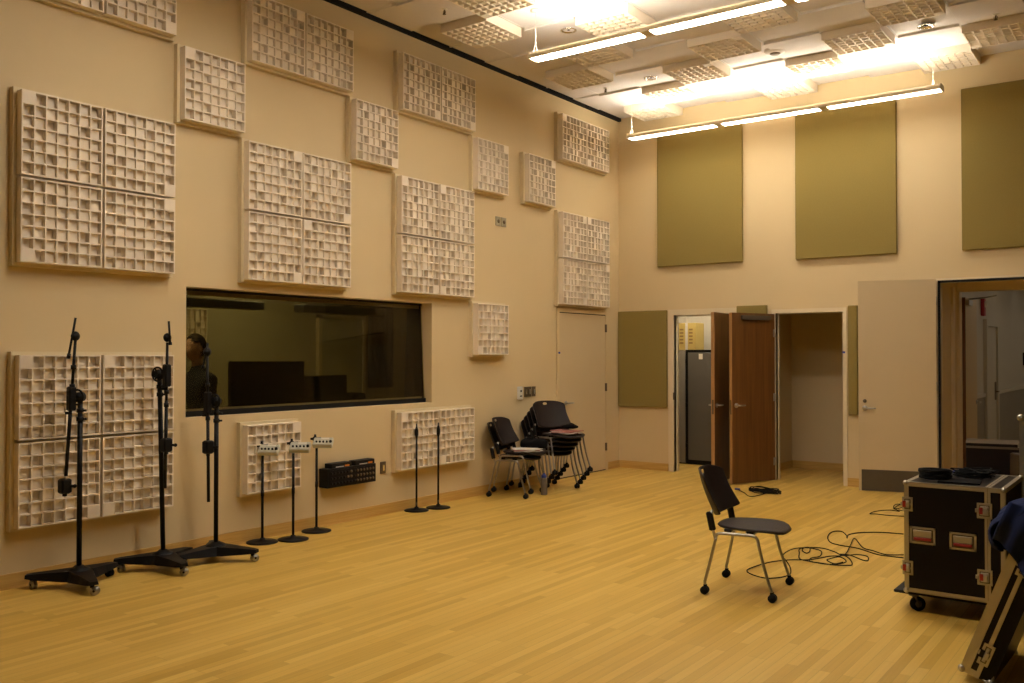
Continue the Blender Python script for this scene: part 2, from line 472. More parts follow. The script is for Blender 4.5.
# facing -y ; standing, leaning a little over the desk
bv = [(0, 0, .95), (0, 0, 1.10), (0, -.02, 1.28), (0, -.03, 1.42), (0, -.045, 1.50), (0, -.055, 1.56),
      (-.17, -.03, 1.40), (-.22, -.05, 1.20), (-.20, -.20, 1.03), (-.19, -.29, 1.00),
      (.17, -.03, 1.40), (.22, -.05, 1.20), (.20, -.20, 1.03), (.19, -.29, 1.00),
      (-.09, 0, .88), (-.10, 0, .48), (-.10, .01, .09), (-.10, -.14, .045),
      (.09, 0, .88), (.10, 0, .48), (.10, .01, .09), (.10, -.14, .045)]
be = [(0, 1), (1, 2), (2, 3), (3, 4), (4, 5), (3, 6), (6, 7), (7, 8), (8, 9), (3, 10), (10, 11), (11, 12), (12, 13), (0, 14), (14, 15), (15, 16), (16, 17), (0, 18), (18, 19), (19, 20), (20, 21)]
brd = [(.16, .12), (.15, .11), (.17, .12), (.13, .10), (.06, .06), (.055, .055), .06, .048, .036, .028, .06, .048, .036, .028, .085, .060, .042, .035, .085, .060, .042, .035]
skin_body('clothing', bv, be, brd, M['shirt'], P)
mb = MB()
def head_mesh():
    vs = []; fs = []; n, m = 28, 22
    for i in range(m+1):
        th = PI*i/m
        for k in range(n):
            a = 2*PI*k/n
            x = .078*math.sin(th)*math.cos(a); y = .098*math.sin(th)*math.sin(a); z = -.122*math.cos(th)
            # jaw narrower, face flatter
            if z < 0: x *= 1-.28*(-z/.12); y = y*(1-.10*(-z/.12)) - .012*(-z/.12)
            f = max(0, -math.sin(a))*math.sin(th)   # faces -y
            if f > .9 and abs(x) < .022:
                y -= .022*math.exp(-((z+.012)/.022)**2)*math.exp(-(x/.012)**2)      # nose
                y -= .008*math.exp(-((z+.055)/.012)**2)                            # lips
                y += .007*math.exp(-((z-.02)/.012)**2)                             # bridge
            if f > .8: y += .008*math.exp(-((z-.012)/.014)**2)*math.exp(-((abs(x)-.03)/.012)**2)  # sockets
            vs.append((x, y, z))
    for i in range(m):
        for k in range(n):
            l = (k+1) % n
            fs.append((i*n+k, i*n+l, (i+1)*n+l, (i+1)*n+k))
    return vs, fs
vs, fs = head_mesh(); mb.add(vs, fs, True, TR((0, -.075, 1.685)) @ RX(R_(8)))
mb.cyl((0, -.045, 1.49), (0, -.06, 1.62), .052, .05)
for s in (-1, 1): mb.sphere((s*.078, -.065, 1.68), .028, 10, 6, (.35, .7, 1.1))
hd = mb.build('head', M['skin'], P)
mb = MB()
vs, fs = head_mesh(); keep = []
T = TR((0, -.068, 1.695)) @ RX(R_(8)) @ Matrix.Diagonal((1.10, 1.10, 1.08, 1))
for f in fs:
    c = sum((Vector(vs[i]) for i in f), Vector())/4
    if (c.z > .045 and c.y > -.055) or c.z > .088 or (c.y > .005 and c.z > -.085): keep.append(f)
mb.add(vs, keep, True, T)
h = mb.build('hair', M['hair'], P)
sm = h.modifiers.new('t', 'SOLIDIFY'); sm.thickness = .012
for s in (-1, 1):
    mb = MB(); c = Vector((s*.19, -.31, .995))
    mb.sphere((c.x, c.y-.03, c.z), .038, 12, 8, (1, 1.15, .5))
    for k in range(4):
        a = c+Vector(((k-1.5)*.018, -.06, 0)); L = (.06, .072, .068, .052)[k]
        mb.tube([a, a+Vector((0, -L*.5, .004)), a+Vector((0, -L, -.010))], [.0085, .008, .006], 8)
    a = c+Vector((-s*.035, -.02, 0)); mb.tube([a, a+Vector((-s*.02, -.03, -.003)), a+Vector((-s*.02, -.055, -.01))], [.010, .009, .007], 8)
    mb.build('hand', M['skin'], P)

# ------------------------------------------------------------------ wall diffusers
S = .600; DM = .07; BK = .05
def depth(i, j):
    k = (7-((i*i+j*j) % 7)) % 7
    return 0 if k == 0 else (1.3+.72*k+(.7 if k == 6 else 0))/7.
def diffuser_mesh(name, total, unit, side=.6, mat='diff'):
    """square tile in local xy (x right, y up), face at z=total"""
    mb = MB(); h = side/2; e = .010; c = (side-2*e)/7; t = .0050
    mb.box(-h, h, -h, h, 0, .008)
    for s in (-1, 1):
        mb.box(min(s*h, s*(h-e)), max(s*h, s*(h-e)), -h, h, .008, total)
        mb.box(-h+e, h-e, min(s*h, s*(h-e)), max(s*h, s*(h-e)), .008, total)
    for k in range(1, 7):
        p = -h+e+c*k
        mb.box(p-t, p+t, -h+e, h-e, .008, total-.0005)
        mb.box(-h+e, h-e, p-t, p+t, .008, total-.001)
    for i in range(7):
        for j in range(7):
            zt = total-unit*depth(i, j)*7-(.0015 if depth(i, j) == 0 else 0)
            xa = -h+e+c*i; yb = h-e-c*j
            if depth(i, j) == 0: mb.box(xa-t*.8, xa+c+t*.8, yb-c-t*.8, yb+t*.8, .012, total+.002); continue
            mb.box(xa+t, xa+c-t, yb-c+t, yb-t, .008, zt)
    return mb.mesh(name, M[mat])
wall_diff = diffuser_mesh('diffuser_tile', DM, .0092, S-.010)
# local z -> +x world, local x -> +y world, local y -> +z
BASEROT = Matrix(((0, 0, 1, 0), (1, 0, 0, 0), (0, 1, 0, 0), (0, 0, 0, 1)))
ROT = {'TL': 0, 'TR': -90, 'BR': 180, 'BL': 90}
ZO = -.09
groups = [
 ('A', 3.066, 3.568, 2, 2, ['TL', 'BR', 'BL', 'TR'], 'high block of four above the boom stands'),
 ('D1', 4.349, 4.220, 1, 1, ['TL'], ''),
 ('Z', 3.07, 4.869, 2, 1, ['TL', 'BR'], 'pair cut by the top left corner'),
 ('E', 5.007, 4.869, 2, 1, ['TR', 'TR'], 'top row pair second from left'),
 ('B', 4.980, 3.572, 2, 2, ['TR', 'BR', 'BR', 'TL'], 'block of four above the window middle'),
 ('D2', 6.248, 4.224, 1, 1, ['BR'], ''),
 ('E2', 6.911, 4.858, 2, 1, ['BR', 'BR'], 'top row pair third from left'),
 ('D3', 8.152, 4.212, 1, 1, ['TR'], ''),
 ('D4', 9.168, 4.208, 1, 1, ['TR'], ''),
 ('C3', 6.889, 3.572, 2, 2, ['TL', 'TL', 'BR', 'BL'], 'block of four above the window right end'),
 ('G', 8.155, 2.312, 1, 1, ['BL'], ''),
 ('Hh', 9.925, 4.868, 2, 1, ['TL', 'BL'], 'top row pair nearest the corner'),
 ('K', 9.929, 3.585, 2, 2, ['TR', 'TL', 'BR', 'TR'], 'block of four above the left wall door'),
 ('L', 3.063, 1.719, 2, 2, ['TL', 'TL', 'BR', 'BL'], 'low block of four behind the boom stands'),
 ('Mm', 4.977, 1.112, 1, 1, ['TR'], ''),
 ('N', 6.892, 1.123, 2, 1, ['TL', 'BL'], 'low pair behind the two thin stands'),
]
single = {'D1': 'single one between the far left block and top row', 'D2': 'single one above the middle block of four',
          'D3': 'single one above the small grey wall plates', 'D4': 'single one left of the top corner pair',
          'G': 'single one right of the window', 'Mm': 'single one low behind the headphone boxes'}
for gname, gy, gz, nc, nr, bl, desc in groups:
    gz += ZO; w = nc*S+(nc-1)*.01; h = nr*S+(nr-1)*.01
    mb = MB(); mb.box(0, BK, gy-.02, gy+w+.02, gz-h-.02, gz+.02)
    o = mb.build('mounting_board', M['board'])
    tag(o, 'thin tan board behind the '+(desc or single[gname]), 'board', 'boards behind the wall diffusers')
    k = 0
    for r in range(nr):
        for c in range(nc):
            o = bpy.data.objects.new('diffuser_tile', wall_diff); COL.objects.link(o)
            o.matrix_world = TR((BK, gy+c*(S+.01)+S/2, gz-r*(S+.01)-S/2)) @ BASEROT @ RZ(R_(ROT[bl[k]]))
            if nc*nr == 1: lab = 'white gridded tile, '+single[gname]
            else:
                pos = ('upper ' if r == 0 else 'lower ')*(nr > 1)+('left' if c == 0 else 'right')
                lab = 'white gridded tile, '+pos+' one, '+desc
            tag(o, lab, 'acoustic diffuser', 'square diffuser tiles on the left wall')
            k += 1

o = bpy.data.objects.new('diffuser_tile', wall_diff); COL.objects.link(o)
o.matrix_world = TR((CX, 7.14, 1.94)) @ BASEROT
tag(o, 'pale gridded tile on the far wall behind the glass, beside the person', 'acoustic diffuser')

# ------------------------------------------------------------------ ceiling diffusers
ceil_diff = diffuser_mesh('ceiling_diffuser', .10, .0065, .598)
spots = [(0, 1, 'nearest the left wall at upper left'), (0, 4, 'second from the left wall corner beyond the first pendant end'), (0, 7, 'in the far corner above the left end of the far pendant'),
         (1, 0, 'cut by the top edge left of the pendant cable'), (1, 3, 'just below the left end of the nearer pendant'), (1, 6, 'brightly lit, left of the round ceiling speaker near the far pendant'),
         (2, 2, 'brightly lit, above the left part of the nearer pendant'), (2, 5, 'between the left downlight and the middle of the ceiling'),
         (3, 4, 'below the middle of the nearer pendant'), (3, 7, 'against the back wall above the middle of the far pendant'),
         (4, 3, 'just below the joint of the nearer pendant at top'), (4, 6, 'right of the round ceiling speaker'),
         (5, 5, 'in the upper right middle, above the gap between fabric panels'), (6, 4, 'at the top edge left of the right downlight'),
         (6, 7, 'against the back wall at the right end of the far pendant'), (7, 6, 'rightmost, above the right fabric panel')]
for i, j, d in spots:
    o = bpy.data.objects.new('ceiling_diffuser', ceil_diff); COL.objects.link(o)
    x = XL0+PX*(i+.5); y = Y0+PY*(j+.5)
    if j == 7: y = YB-.032-.3
    o.matrix_world = TR((x, y, H+.002)) @ RX(PI) @ RZ(R_([0, 90, 180, 270][(i+j) % 4]))
    tag(o, 'white gridded ceiling block, '+d, 'acoustic diffuser', 'gridded blocks on the ceiling')

# ------------------------------------------------------------------ pendants
def pendant(x0, y, z, nseg, label, cables, lens='lens'):
    L = 1.20*nseg+.105*(nseg-1)+.04
    t = thing('pendant_light', label, 'light', (x0, y, z), 0, 'linear pendants under the ceiling')
    mb = MB(); w = .085
    vs = []
    prof = [(-w, .0), (-w, .035), (-w+.03, .062), (-w+.03, .050), (w-.03, .050), (w-.03, .062), (w, .035), (w, .0), (w-.02, 0), (w-.02, .006), (-w+.02, .006), (-w+.02, 0)]
    n = len(prof)
    for xx in (0, L): vs += [(xx, a, b) for a, b in prof]
    fs = [(k, (k+1) % n, n+(k+1) % n, n+k) for k in range(n)]
    mb.add(vs, fs)
    for xx in (-.004, L-.004): mb.box(xx, xx+.008, -w-.002, w+.002, -.003, .064)
    for k in range(nseg-1):
        a = .02+1.2*(k+1)+.105*k; mb.box(a, a+.105, -w+.018, w-.018, -.001, .006)
    mb.build('housing', M['frame'], t)
    for k in range(nseg):
        a = .02+k*1.305
        mb = MB(); mb.box(a, a+1.2, -w+.022, w-.022, -.002, .005); mb.build('lens', M[lens], t)
        mb = MB(); mb.box(a, a+1.2, -w+.032, w-.032, .0505, .055); mb.build('uplight_lens', M['up'], t)
    for cx in cables:
        mb = MB(); mb.cyl((cx, 0, .16), (cx, 0, H-z-.01), .003, n=8)
        for s in (-1, 1): mb.tube([(cx, 0, .17), (cx, s*.04, .062)], .003, 6)
        mb.sphere((cx, 0, .17), .008, 8, 6)
        mb.build('suspension_cable', M['white'], t)
        mb = MB(); mb.lathe([(.055, 0), (.055, .006), (.03, .014)], 20, TR((cx, 0, H-z-.014))); mb.build('ceiling_canopy', M['white'], t)
    return t
pendant(1.42, 7.40, 4.55, 3, 'white linear pendant nearer the camera, running off the top edge', [.03, 3.78])
pendant(.66, 10.74, 4.505, 3, 'white linear pendant just in front of the back wall', [.03, 3.76], 'lens_far')
pendant(1.4, 4.0, 4.55, 3, 'white linear pendant over the near half of the room', [.03, 3.78])

# downlights, speaker, sprinklers
for x, y, lab in ((1.44, 8.02, 'chrome recessed downlight beside the near pendant cable'), (1.36, 10.01, 'chrome recessed downlight in the bright far left ceiling'), (4.485, 10.11, 'chrome recessed downlight at the right of the ceiling')):
    t = thing('downlight', lab, 'light', (x, y, H-.024), 0, 'recessed downlights')
    mb = MB(); mb.lathe([(.085, 0), (.085, -.006), (.068, -.008), (.066, .0)], 28, cap=False); mb.build('ring', M['chrome'], t)
    mb = MB(); mb.lathe([(.067, -.004), (.05, .012), (.0005, .018)], 28, cap=False); mb.build('reflector', M['chrome'], t)
    mb = MB(); mb.sphere((0, 0, .010), .022, 12, 8, (1, 1, .6)); mb.build('lamp', M['blackp'], t)
t = thing('ceiling_speaker', 'round white ceiling speaker in the middle of the far ceiling', 'speaker', (2.93, 9.99, H+.003))
mb = MB(); mb.lathe([(.12, 0), (.12, -.012), (.10, -.035), (.07, -.04)], 28); mb.build('body', M['grid'], t)
mb = MB(); mb.lathe([(.062, -.038), (.05, -.050), (.001, -.052)], 24); mb.build('grille', M['bronze'], t)
for x, y, lab in ((.775, 6.8, 'small sprinkler head at upper left of the ceiling'), (.70, 10.04, 'small sprinkler head near the far left downlight'), (5.12, 10.17, 'small sprinkler head at the far right of the ceiling')):
    t = thing('sprinkler', lab, 'sprinkler', (x, y, H-.024), 0, 'sprinkler heads')
    mb = MB(); mb.lathe([(.03, 0), (.03, -.004), (.012, -.010)], 16); mb.build('escutcheon', M['white'], t)
    mb = MB(); mb.cyl((0, 0, -.01), (0, 0, -.05), .007, n=10); mb.lathe([(.018, -.055), (.018, -.052)], 14)
    mb.tube([(-.014, 0, -.02), (-.016, 0, -.04), (0, 0, -.052)], .003, 6); mb.tube([(.014, 0, -.02), (.016, 0, -.04), (0, 0, -.052)], .003, 6)
    mb.build('head', M['bronze'], t)

# ------------------------------------------------------------------ fabric panels on the back wall
def fab(x0, x1, z0, z1, lab, grp=None):
    mb = MB(); mb.rbox(x0, x1, z0, z1, 0, .05, .006, T=TR((0, YB, 0)) @ RX(PI/2))
    tag(mb.build('acoustic_panel', M['fabric']), lab, 'acoustic panel', grp)
G3 = 'tall olive fabric panels high on the back wall'
fab(.645, 1.895, 2.862, 4.72, 'tall olive fabric panel high on the back wall, leftmost of three', G3)
fab(2.612, 3.838, 2.845, 4.70, 'tall olive fabric panel high on the back wall, middle of three', G3)
fab(4.553, 5.79, 2.832, 4.70, 'tall olive fabric panel high on the back wall, rightmost of three', G3)
fab(.012, .782, .886, 2.25, 'olive fabric panel beside the corner, left of the doorway')
fab(1.815, 2.225, .886, 2.275, 'narrow olive fabric panel between the two wooden doors')
fab(3.262, 3.372, .886, 2.235, 'narrow olive fabric panel right of the open alcove, partly behind the beige door')
FAB = None

# ------------------------------------------------------------------ back wall doors
def jambs(name, o, lab, w=.05, black=False):
    x0, x1, _, z1 = o
    mb = MB()
    mb.box(x0-w, x0, YB-.02, YB+.15, 0, z1+w); mb.box(x1, x1+w, YB-.02, YB+.15, 0, z1+w); mb.box(x0, x1, YB-.02, YB+.15, z1, z1+w)
    mb.box(x0, x0+.012, YB+.06, YB+.10, 0, z1); mb.box(x0, x1, YB+.06, YB+.10, z1-.012, z1)
    t = struct(mb.build(name, M['frame']), lab)
    return t
f1 = jambs('trim_3', (O1[0], O1[1], 0, O1[3]), 'beige steel door frame of the closet', .08)
f2 = jambs('trim_4', O2, 'beige steel door frame of the alcove', .05)
f3 = jambs('trim_5', O3, 'beige steel door frame of the wide doorway', .04)
mb = MB(); mb.box(O3[0]-.012, O3[0]+.012, YB-.032, YB-.02, 0, O3[3]+.012); mb.box(O3[0]-.012, O3[1], YB-.032, YB-.02, O3[3]-.012, O3[3]+.016)
mb.build('gasket', M['dark'], f3)
mb = MB(); mb.box(O1[0]-.01, O1[0]+.004, YB-.023, YB+.0, 1.0, 1.1); mb.build('strike_plate', M['bronze'], f1)
mb = MB(); mb.box(O2[1]-.004, O2[1]+.03, YB-.024, YB-.02, 1.645, 1.67); mb.build('latch_tag', M['blue'], f2)

def swing(name, lab, hinge, free, h, mat, face_sign, closer=False, kick=False, z0=.012, hz=.99, edge='wedge'):
    hx, hy = hinge; fx_, fy = free
    L = math.hypot(fx_-hx, fy-hy); a = math.atan2(fy-hy, fx_-hx)
    t = struct(bpy.data.objects.new(name, None), lab); COL.objects.link(t)
    t.location = (hx, hy, 0); t.rotation_euler = (0, 0, a)
    # local: x from hinge to free edge, slab thickness in y
    th = .045
    mb = MB(); mb.box(0, L-.004, -th/2, th/2, z0, h); mb.build('door_leaf', M[mat], t)
    mb = MB(); mb.box(L-.004, L, -th/2+.001, th/2-.001, z0, h); mb.build('door_edge', M[edge], t)
    for s in (-1, 1):
        mb = MB(); lever(mb, (L-.07, s*th/2, hz), 0, (0, s, 0), (-1, 0, 0), .12); mb.build('door_handle', M['metal'], t)
    for z in (.25, h/2, h-.25):
        mb = MB(); mb.cyl((-.006, face_sign*th/2, z-.05), (-.006, face_sign*th/2, z+.05), .009, n=10); mb.box(0, .03, face_sign*th/2-.002, face_sign*th/2+.002, z-.05, z+.05)
        mb.build('hinge', M['metal'], t)
    mb = MB(); mb.box(L, L+.002, -.012, .012, hz-.11, hz+.07); mb.build('latch_plate', M['bronze'], t)
    if closer:
        mb = MB(); mb.rbox(.10, .62, min(face_sign*th/2, face_sign*(th/2+.035)), max(face_sign*th/2, face_sign*(th/2+.035)), h-.085, h-.03, .004); mb.build('door_closer', M['kick'], t)
    if kick:
        for s in (-1, 1):
            mb = MB(); mb.box(.02, L-.03, min(s*th/2, s*(th/2+.003)), max(s*th/2, s*(th/2+.003)), z0+.005, z0+.255); mb.build('kick_plate', M['kick'], t)
        mb = MB()
        for s in (-1, 1): mb.cyl((L-.07, s*th/2, hz+.085), (L-.07, s*(th/2+.012), hz+.085), .022, n=16)
        mb.build('deadbolt', M['bronze'], t)
    return t
swing('door_3', 'brown wooden closet door standing open edge-on', (1.775, YB-.035), (1.835, 10.74), 2.165, 'wdoor', 1)
swing('door_4', 'brown wooden alcove door standing open', (2.315, YB-.045), (2.035, 10.83), 2.155, 'wdoor', 1, closer=True)
swing('door_5', 'tall beige door opened flat towards the back wall, steel kick plate', (4.275, 11.53), (3.455, 11.30), 2.51, 'door', -1, kick=True, z0=.004, edge='door')

# closet behind opening 1
mb = MB(); cw = YB+.14
mb.box(.25, .35, cw, 13.2, 0, 3.0); mb.box(1.92, 1.99, cw, 13.2, 0, 3.0); mb.box(.25, 1.99, 13.1, 13.2, 0, 3.0)
struct(mb.build('wall_closet', M['hall']), 'pale inner walls of the closet')
mb = MB(); mb.box(.25, 3.95, cw, 13.3, 2.75, 2.85); struct(mb.build('ceiling_closet', M['hall']))
mb = MB(); mb.box(.7, 1.5, 12.15, 12.4, 2.72, 2.749); tag(mb.build('closet_fill_light', M['closet_l']), 'unseen ceiling light added to brighten the closet walls', 'light')  # unseen lamp, added so the pale closet wall comes out bright
mb = MB(); mb.box(1.99, 2.03, cw, 13.05, 0, 2.75); mb.box(3.75, 3.85, cw, 13.05, 0, 2.75); mb.box(2.03, 3.75, 13.05, 13.15, 0, 2.75)
struct(mb.build('wall_alcove', M['wall']), 'tan inner walls of the empty alcove')
mb = MB(); mb.box(2.03, 2.045, cw, 13.05, 0, BH); mb.box(2.045, 3.75, 13.035, 13.05, 0, BH); struct(mb.build('baseboard_alcove', M['base']))
t = thing('steel_cabinet', 'tall grey steel cabinet inside the closet under the cardboard box', 'cabinet', (.50, 12.50, 0))
mb = MB(); mb.box(0, .115, 0, .55, .02, 1.69); mb.build('side_panel', M['cab2'], t)
mb = MB(); mb.box(.115, .85, .02, .55, .03, 1.70); mb.build('body', M['black'], t)
mb = MB(); mb.rbox(.165, .60, -.005, .02, .07, 1.66, .004); mb.build('door', M['cab'], t)
mb = MB()
for z in (.25, .85, 1.2, 1.5): mb.box(.125, .165, -.008, .02, z, z+.06)
mb.build('hinge', M['black'], t)
mb = MB(); mb.rbox(.34, .40, -.009, -.005, 1.56, 1.64, .001); mb.build('label_card', M['white'], t)
mb = MB(); mb.box(0, .85, .03, .5, 0, .03); mb.build('plinth', M['black'], t)
t = thing('cardboard_box', 'yellow brown cardboard box on top of the grey cabinet', 'box', (.635, 12.66, 1.70))
mb = MB(); mb.rbox(-.145, .145, -.15, .15, .0, .40, .004); mb.build('carton', M['card'], t)
mb = MB(); mb.box(-.02, .02, -.152, -.150, 0, .40); mb.build('tape', M['paper'], t)
mb = MB()
for c0 in (-.11, .04):
    for r in range(5):
        mb.box(c0, c0+.06, -.1515, -.150, .09+r*.05, .115+r*.05)
mb.build('printing', M['cardtape'], t)

# vestibule and corridor behind the wide doorway
mb = MB()
mb.box(3.95, O3[0], cw, 12.72, 0, 2.75); mb.box(6.3, 6.5, cw, 12.72, 0, 2.75)
struct(mb.build('wall_vestibule', M['wall']), 'tan side walls of the vestibule')
mb = MB(); mb.box(3.95, 6.5, cw, 12.72, 2.62, 2.75); struct(mb.build('ceiling_vestibule', M['wall']))
mb = MB(); mb.box(O3[0], O3[0]+.03, 12.25, 12.33, 0, 2.46); mb.box(O3[0]+.0, 6.3, 12.62, 12.72, 2.42, 2.62); mb.box(4.30, 4.335, 12.60, 12.76, 0, 2.42)
struct(mb.build('trim_6', M['frame']), 'inner door frame of the vestibule')
sd = swing('door_6', 'open door at the end of the vestibule with lever handle', (4.345, 12.80), (4.33, 13.68), 2.36, 'door', 1, edge='wdoor')
mb = MB(); mb.box(0, .004, -.0225, .0225, .012, 2.36, T=TR((-.004, 0, 0))); mb.build('wood_edge', M['wdoor'], sd)
mb = MB(); mb.rbox(.02, .30, -.065, -.0225, 2.26, 2.33, .004); mb.tube([(.1, -.05, 2.34), (.05, -.25, 2.35), (-.02, -.38, 2.37)], .01, 8); mb.build('door_closer', M['metal'], sd)
HX = 4.2
mb = MB(); mb.box(HX-.1, HX, 12.72, 23, 0, 2.9); mb.box(7.2, 7.3, 12.72, 23, 0, 2.9); mb.box(HX-.1, 7.3, 23, 23.1, 0, 2.9); mb.box(6.3, 7.2, 12.72, 12.82, 0, 2.9)
struct(mb.build('wall_corridor', M['hall']), 'off-white corridor walls')
mb = MB(); mb.box(HX-.1, 7.3, 12.72, 23, 2.9, 3.0); struct(mb.build('ceiling_corridor', M['hall']))
mb = MB(); mb.box(HX, HX+.012, 12.72, 15.14, 0, 1.0); mb.box(HX, HX+.012, 16.26, 23, 0, 1.0); struct(mb.build('trim_7', M['hallg']), 'grey corridor wainscot')
mb = MB(); mb.box(HX, HX+.03, 12.72, 15.14, 1.0, 1.06); mb.box(HX, HX+.03, 16.26, 23, 1.0, 1.06); struct(mb.build('trim_8', M['hall']), 'white corridor chair rail')
mb = MB(); mb.box(HX, HX+.02, 15.24, 16.16, .01, 2.06); sd = struct(mb.build('door_7', M['hall']), 'off-white corridor door')
mb = MB(); mb.box(HX, HX+.05, 15.14, 15.24, 0, 2.16); mb.box(HX, HX+.05, 16.16, 16.26, 0, 2.16); mb.box(HX, HX+.05, 15.24, 16.16, 2.06, 2.16); mb.build('door_frame', M['hall'], sd)
for z in (.35, 1.1, 1.85):
    mb = MB(); mb.cyl((HX+.03, 15.25, z-.07), (HX+.03, 15.25, z+.07), .016, n=10); mb.build('hinge', M['bronze'], sd)
mb = MB(); lever(mb, (HX+.02, 16.06, 1.05), 0, (1, 0, 0), (0, -1, 0), .12); mb.rbox(HX+.02, HX+.03, 16.0, 16.12, .92, 1.2, .002); mb.build('door_handle', M['bronze'], sd)
t = thing('fire_alarm', 'red fire alarm high on the corridor wall', 'alarm', (HX, 15.0, 2.33))
mb = MB(); mb.rbox(0, .05, -.07, .07, -.13, .13, .008); mb.build('housing', M['alarm'], t)
mb = MB(); mb.sphere((.05, 0, .04), .045, 14, 8, (.8, 1, 1)); mb.build('strobe', M['white'], t)
t = thing('wall_fixture', 'small dark box on the far corridor wall', 'box', (HX, 19.4, 1.55))
mb = MB(); mb.rbox(0, .10, -.10, .10, -.12, .12, .01); mb.build('housing', M['blackp'], t)
for k, y in enumerate((13.6, 16.0, 18.4, 20.8)):
    mb = MB(); mb.lathe([(.09, 2.895), (.09, 2.899)], 20, TR((HX+.45, y, 0)))
    mb.box(5.6, 6.4, y+.2, y+.8, 2.88, 2.899)
    tag(mb.build('corridor_light', M['hall_l']), 'white ceiling lamp in the corridor, %s' % ('nearest the vestibule', 'above the fire alarm and side door', 'beyond the side door', 'at the far end')[k], 'light')

# ------------------------------------------------------------------ small things on the left wall
def plate(name, y, z, w, h, mat, lab, cat, n=1, t_=.012):
    t = thing(name, lab, cat, (0, y, z))
    mb = MB(); mb.rbox(0, t_, -w/2, w/2, -h/2, h/2, .002); mb.build('plate', M[mat], t)
    for k in range(n):
        yy = (k-(n-1)/2)*w/n
        mb = MB(); mb.rbox(t_-.001, t_+.006, yy-.012, yy+.012, -.03, .03, .001); mb.build('rocker' if 'switch' in name else 'socket', M['chrome' if mat == 'bronze' else 'white'], t)
plate('switch_plate', 9.30, 1.165, .145, .125, 'bronze', 'double brown switch plate left of the beige door', 'switch', 2)
plate('switch_plate', 9.43, 1.165, .075, .125, 'bronze', 'single brown switch plate beside the double one', 'switch', 1)
plate('outlet_plate', 6.745, .474, .075, .12, 'bronze', 'brown outlet plate right of the black connector box', 'outlet', 1)
t = thing('thermostat', 'small white wall box left of the brown switch plates', 'thermostat', (0, 9.125, 1.155))
mb = MB(); mb.rbox(0, .03, -.045, .045, -.08, .08, .006); mb.build('housing', M['white'], t)
mb = MB(); mb.cyl((.03, 0, .025), (.034, 0, .025), .014, n=14); mb.rbox(.029, .033, -.02, .02, -.045, -.03, .001); mb.build('dial', M['blackp'], t)
for y, lab in ((8.69, 'left grey wall plate high under the single diffuser'), (8.80, 'right grey wall plate high under the single diffuser')):
    t = thing('wall_plate', lab, 'wall plate', (0, y, 3.225))
    mb = MB(); mb.rbox(0, .012, -.048, .048, -.055, .055, .003); mb.build('plate', M['plate'], t)
    mb = MB(); mb.cyl((.012, 0, 0), (.018, 0, 0), .022, n=16); mb.build('socket', M['bronze'], t)
# connector box
t = thing('connector_box', 'black audio connector box mounted on the wall below the window', 'connector box', (0, 6.22, .46))
mb = MB(); mb.rbox(0, .12, -.33, .31, -.09, .09, .004); mb.build('housing', M['black'], t)
mb = MB(); mb.rbox(.118, .124, -.31, .29, -.075, .075, .002); mb.build('face_plate', M['panel'], t)
for r in range(3):
    for c in range(14):
        mb = MB(); mb.cyl((.122, -.28+c*.042, -.05+r*.048), (.129, -.28+c*.042, -.05+r*.048), .013, n=12)
        mb.build('socket', M['bronze' if (c, r) in ((6, 1), (6, 2), (5, 1)) or c > 7 else 'black'], t)
for y, lab in ((6.08, 'flat black device lying left on top of the connector box'), (6.39, 'flat black device lying right on top of the connector box')):
    t = thing('flat_device', lab, 'device', (.06, y, .55), R_(2))
    mb = MB(); mb.rbox(-.045, .05, -.135, .135, 0, .045, .004); mb.build('case', M['blackp'], t)
    mb = MB(); mb.rbox(.05, .052, .04, .10, .006, .022, .0005); mb.build('orange_tag', M['orange'], t)
    mb = MB(); mb.rbox(.05, .052, -.08, .03, .006, .014, .0005); mb.build('label_strip', M['paper'], t)

# ------------------------------------------------------------------ floor stands
def round_base(t, r=.125):
    mb = MB(); mb.lathe([(r, 0), (r, .008), (r-.02, .014), (.025, .024), (.02, .04)], 40); mb.build('base', M['black'], t)
def headphone_stand(x, y, h, rz, lab):
    t = thing('headphone_mixer_stand', lab, 'stand', (x, y, 0), 0, 'headphone mixer stands')
    round_base(t, .135)
    mb = MB(); mb.cyl((0, 0, .03), (0, 0, h-.05), .0115, n=14); mb.cyl((0, 0, h*.5), (0, 0, h*.5+.05), .014, n=14); mb.build('pole', M['black'], t)
    T = TR((.0, .0, h)) @ RZ(rz) @ RX(R_(38))
    T = T @ TR((.060, 0, 0))
    mb = MB(); mb.rbox(-.090, .090, -.050, .050, -.024, .024, .006, T=T); bx = mb.build('mixer_box', M['grey'], t)
    for k in range(4):
        mb = MB(); mb.lathe([(.009, .022), (.008, .036)], 12, T @ TR((-.055+k*.032, -.015, 0))); mb.build('knob', M['blackp'], bx)
    mb = MB(); mb.lathe([(.013, .022), (.011, .04)], 12, T @ TR((.075, -.012, 0))); mb.build('volume_knob', M['blackp'], bx)
    mb = MB(); mb.rbox(-.02, .055, .018, .04, .021, .026, .002, T=T); mb.build('label_strip', M['white'], bx)
    mb = MB(); c = T @ Vector((-.085, .05, .0))
    mb.sphere(c, .026, 10, 6); mb.cyl(c+Vector((-.038, -.02, .0)), c+Vector((.045, .03, .008)), .011, n=8); mb.cyl(c, c+Vector((0, 0, .042)), .010, n=8)
    mb.build('clamp', M['blackp'], t)
headphone_stand(.148, 5.118, .800, R_(28), 'leftmost of three round-base stands carrying a grey headphone box')
headphone_stand(.270, 5.355, .810, R_(34), 'middle of three round-base stands carrying a grey headphone box')
headphone_stand(.145, 5.735, .815, R_(34), 'rightmost of three round-base stands carrying a grey headphone box')
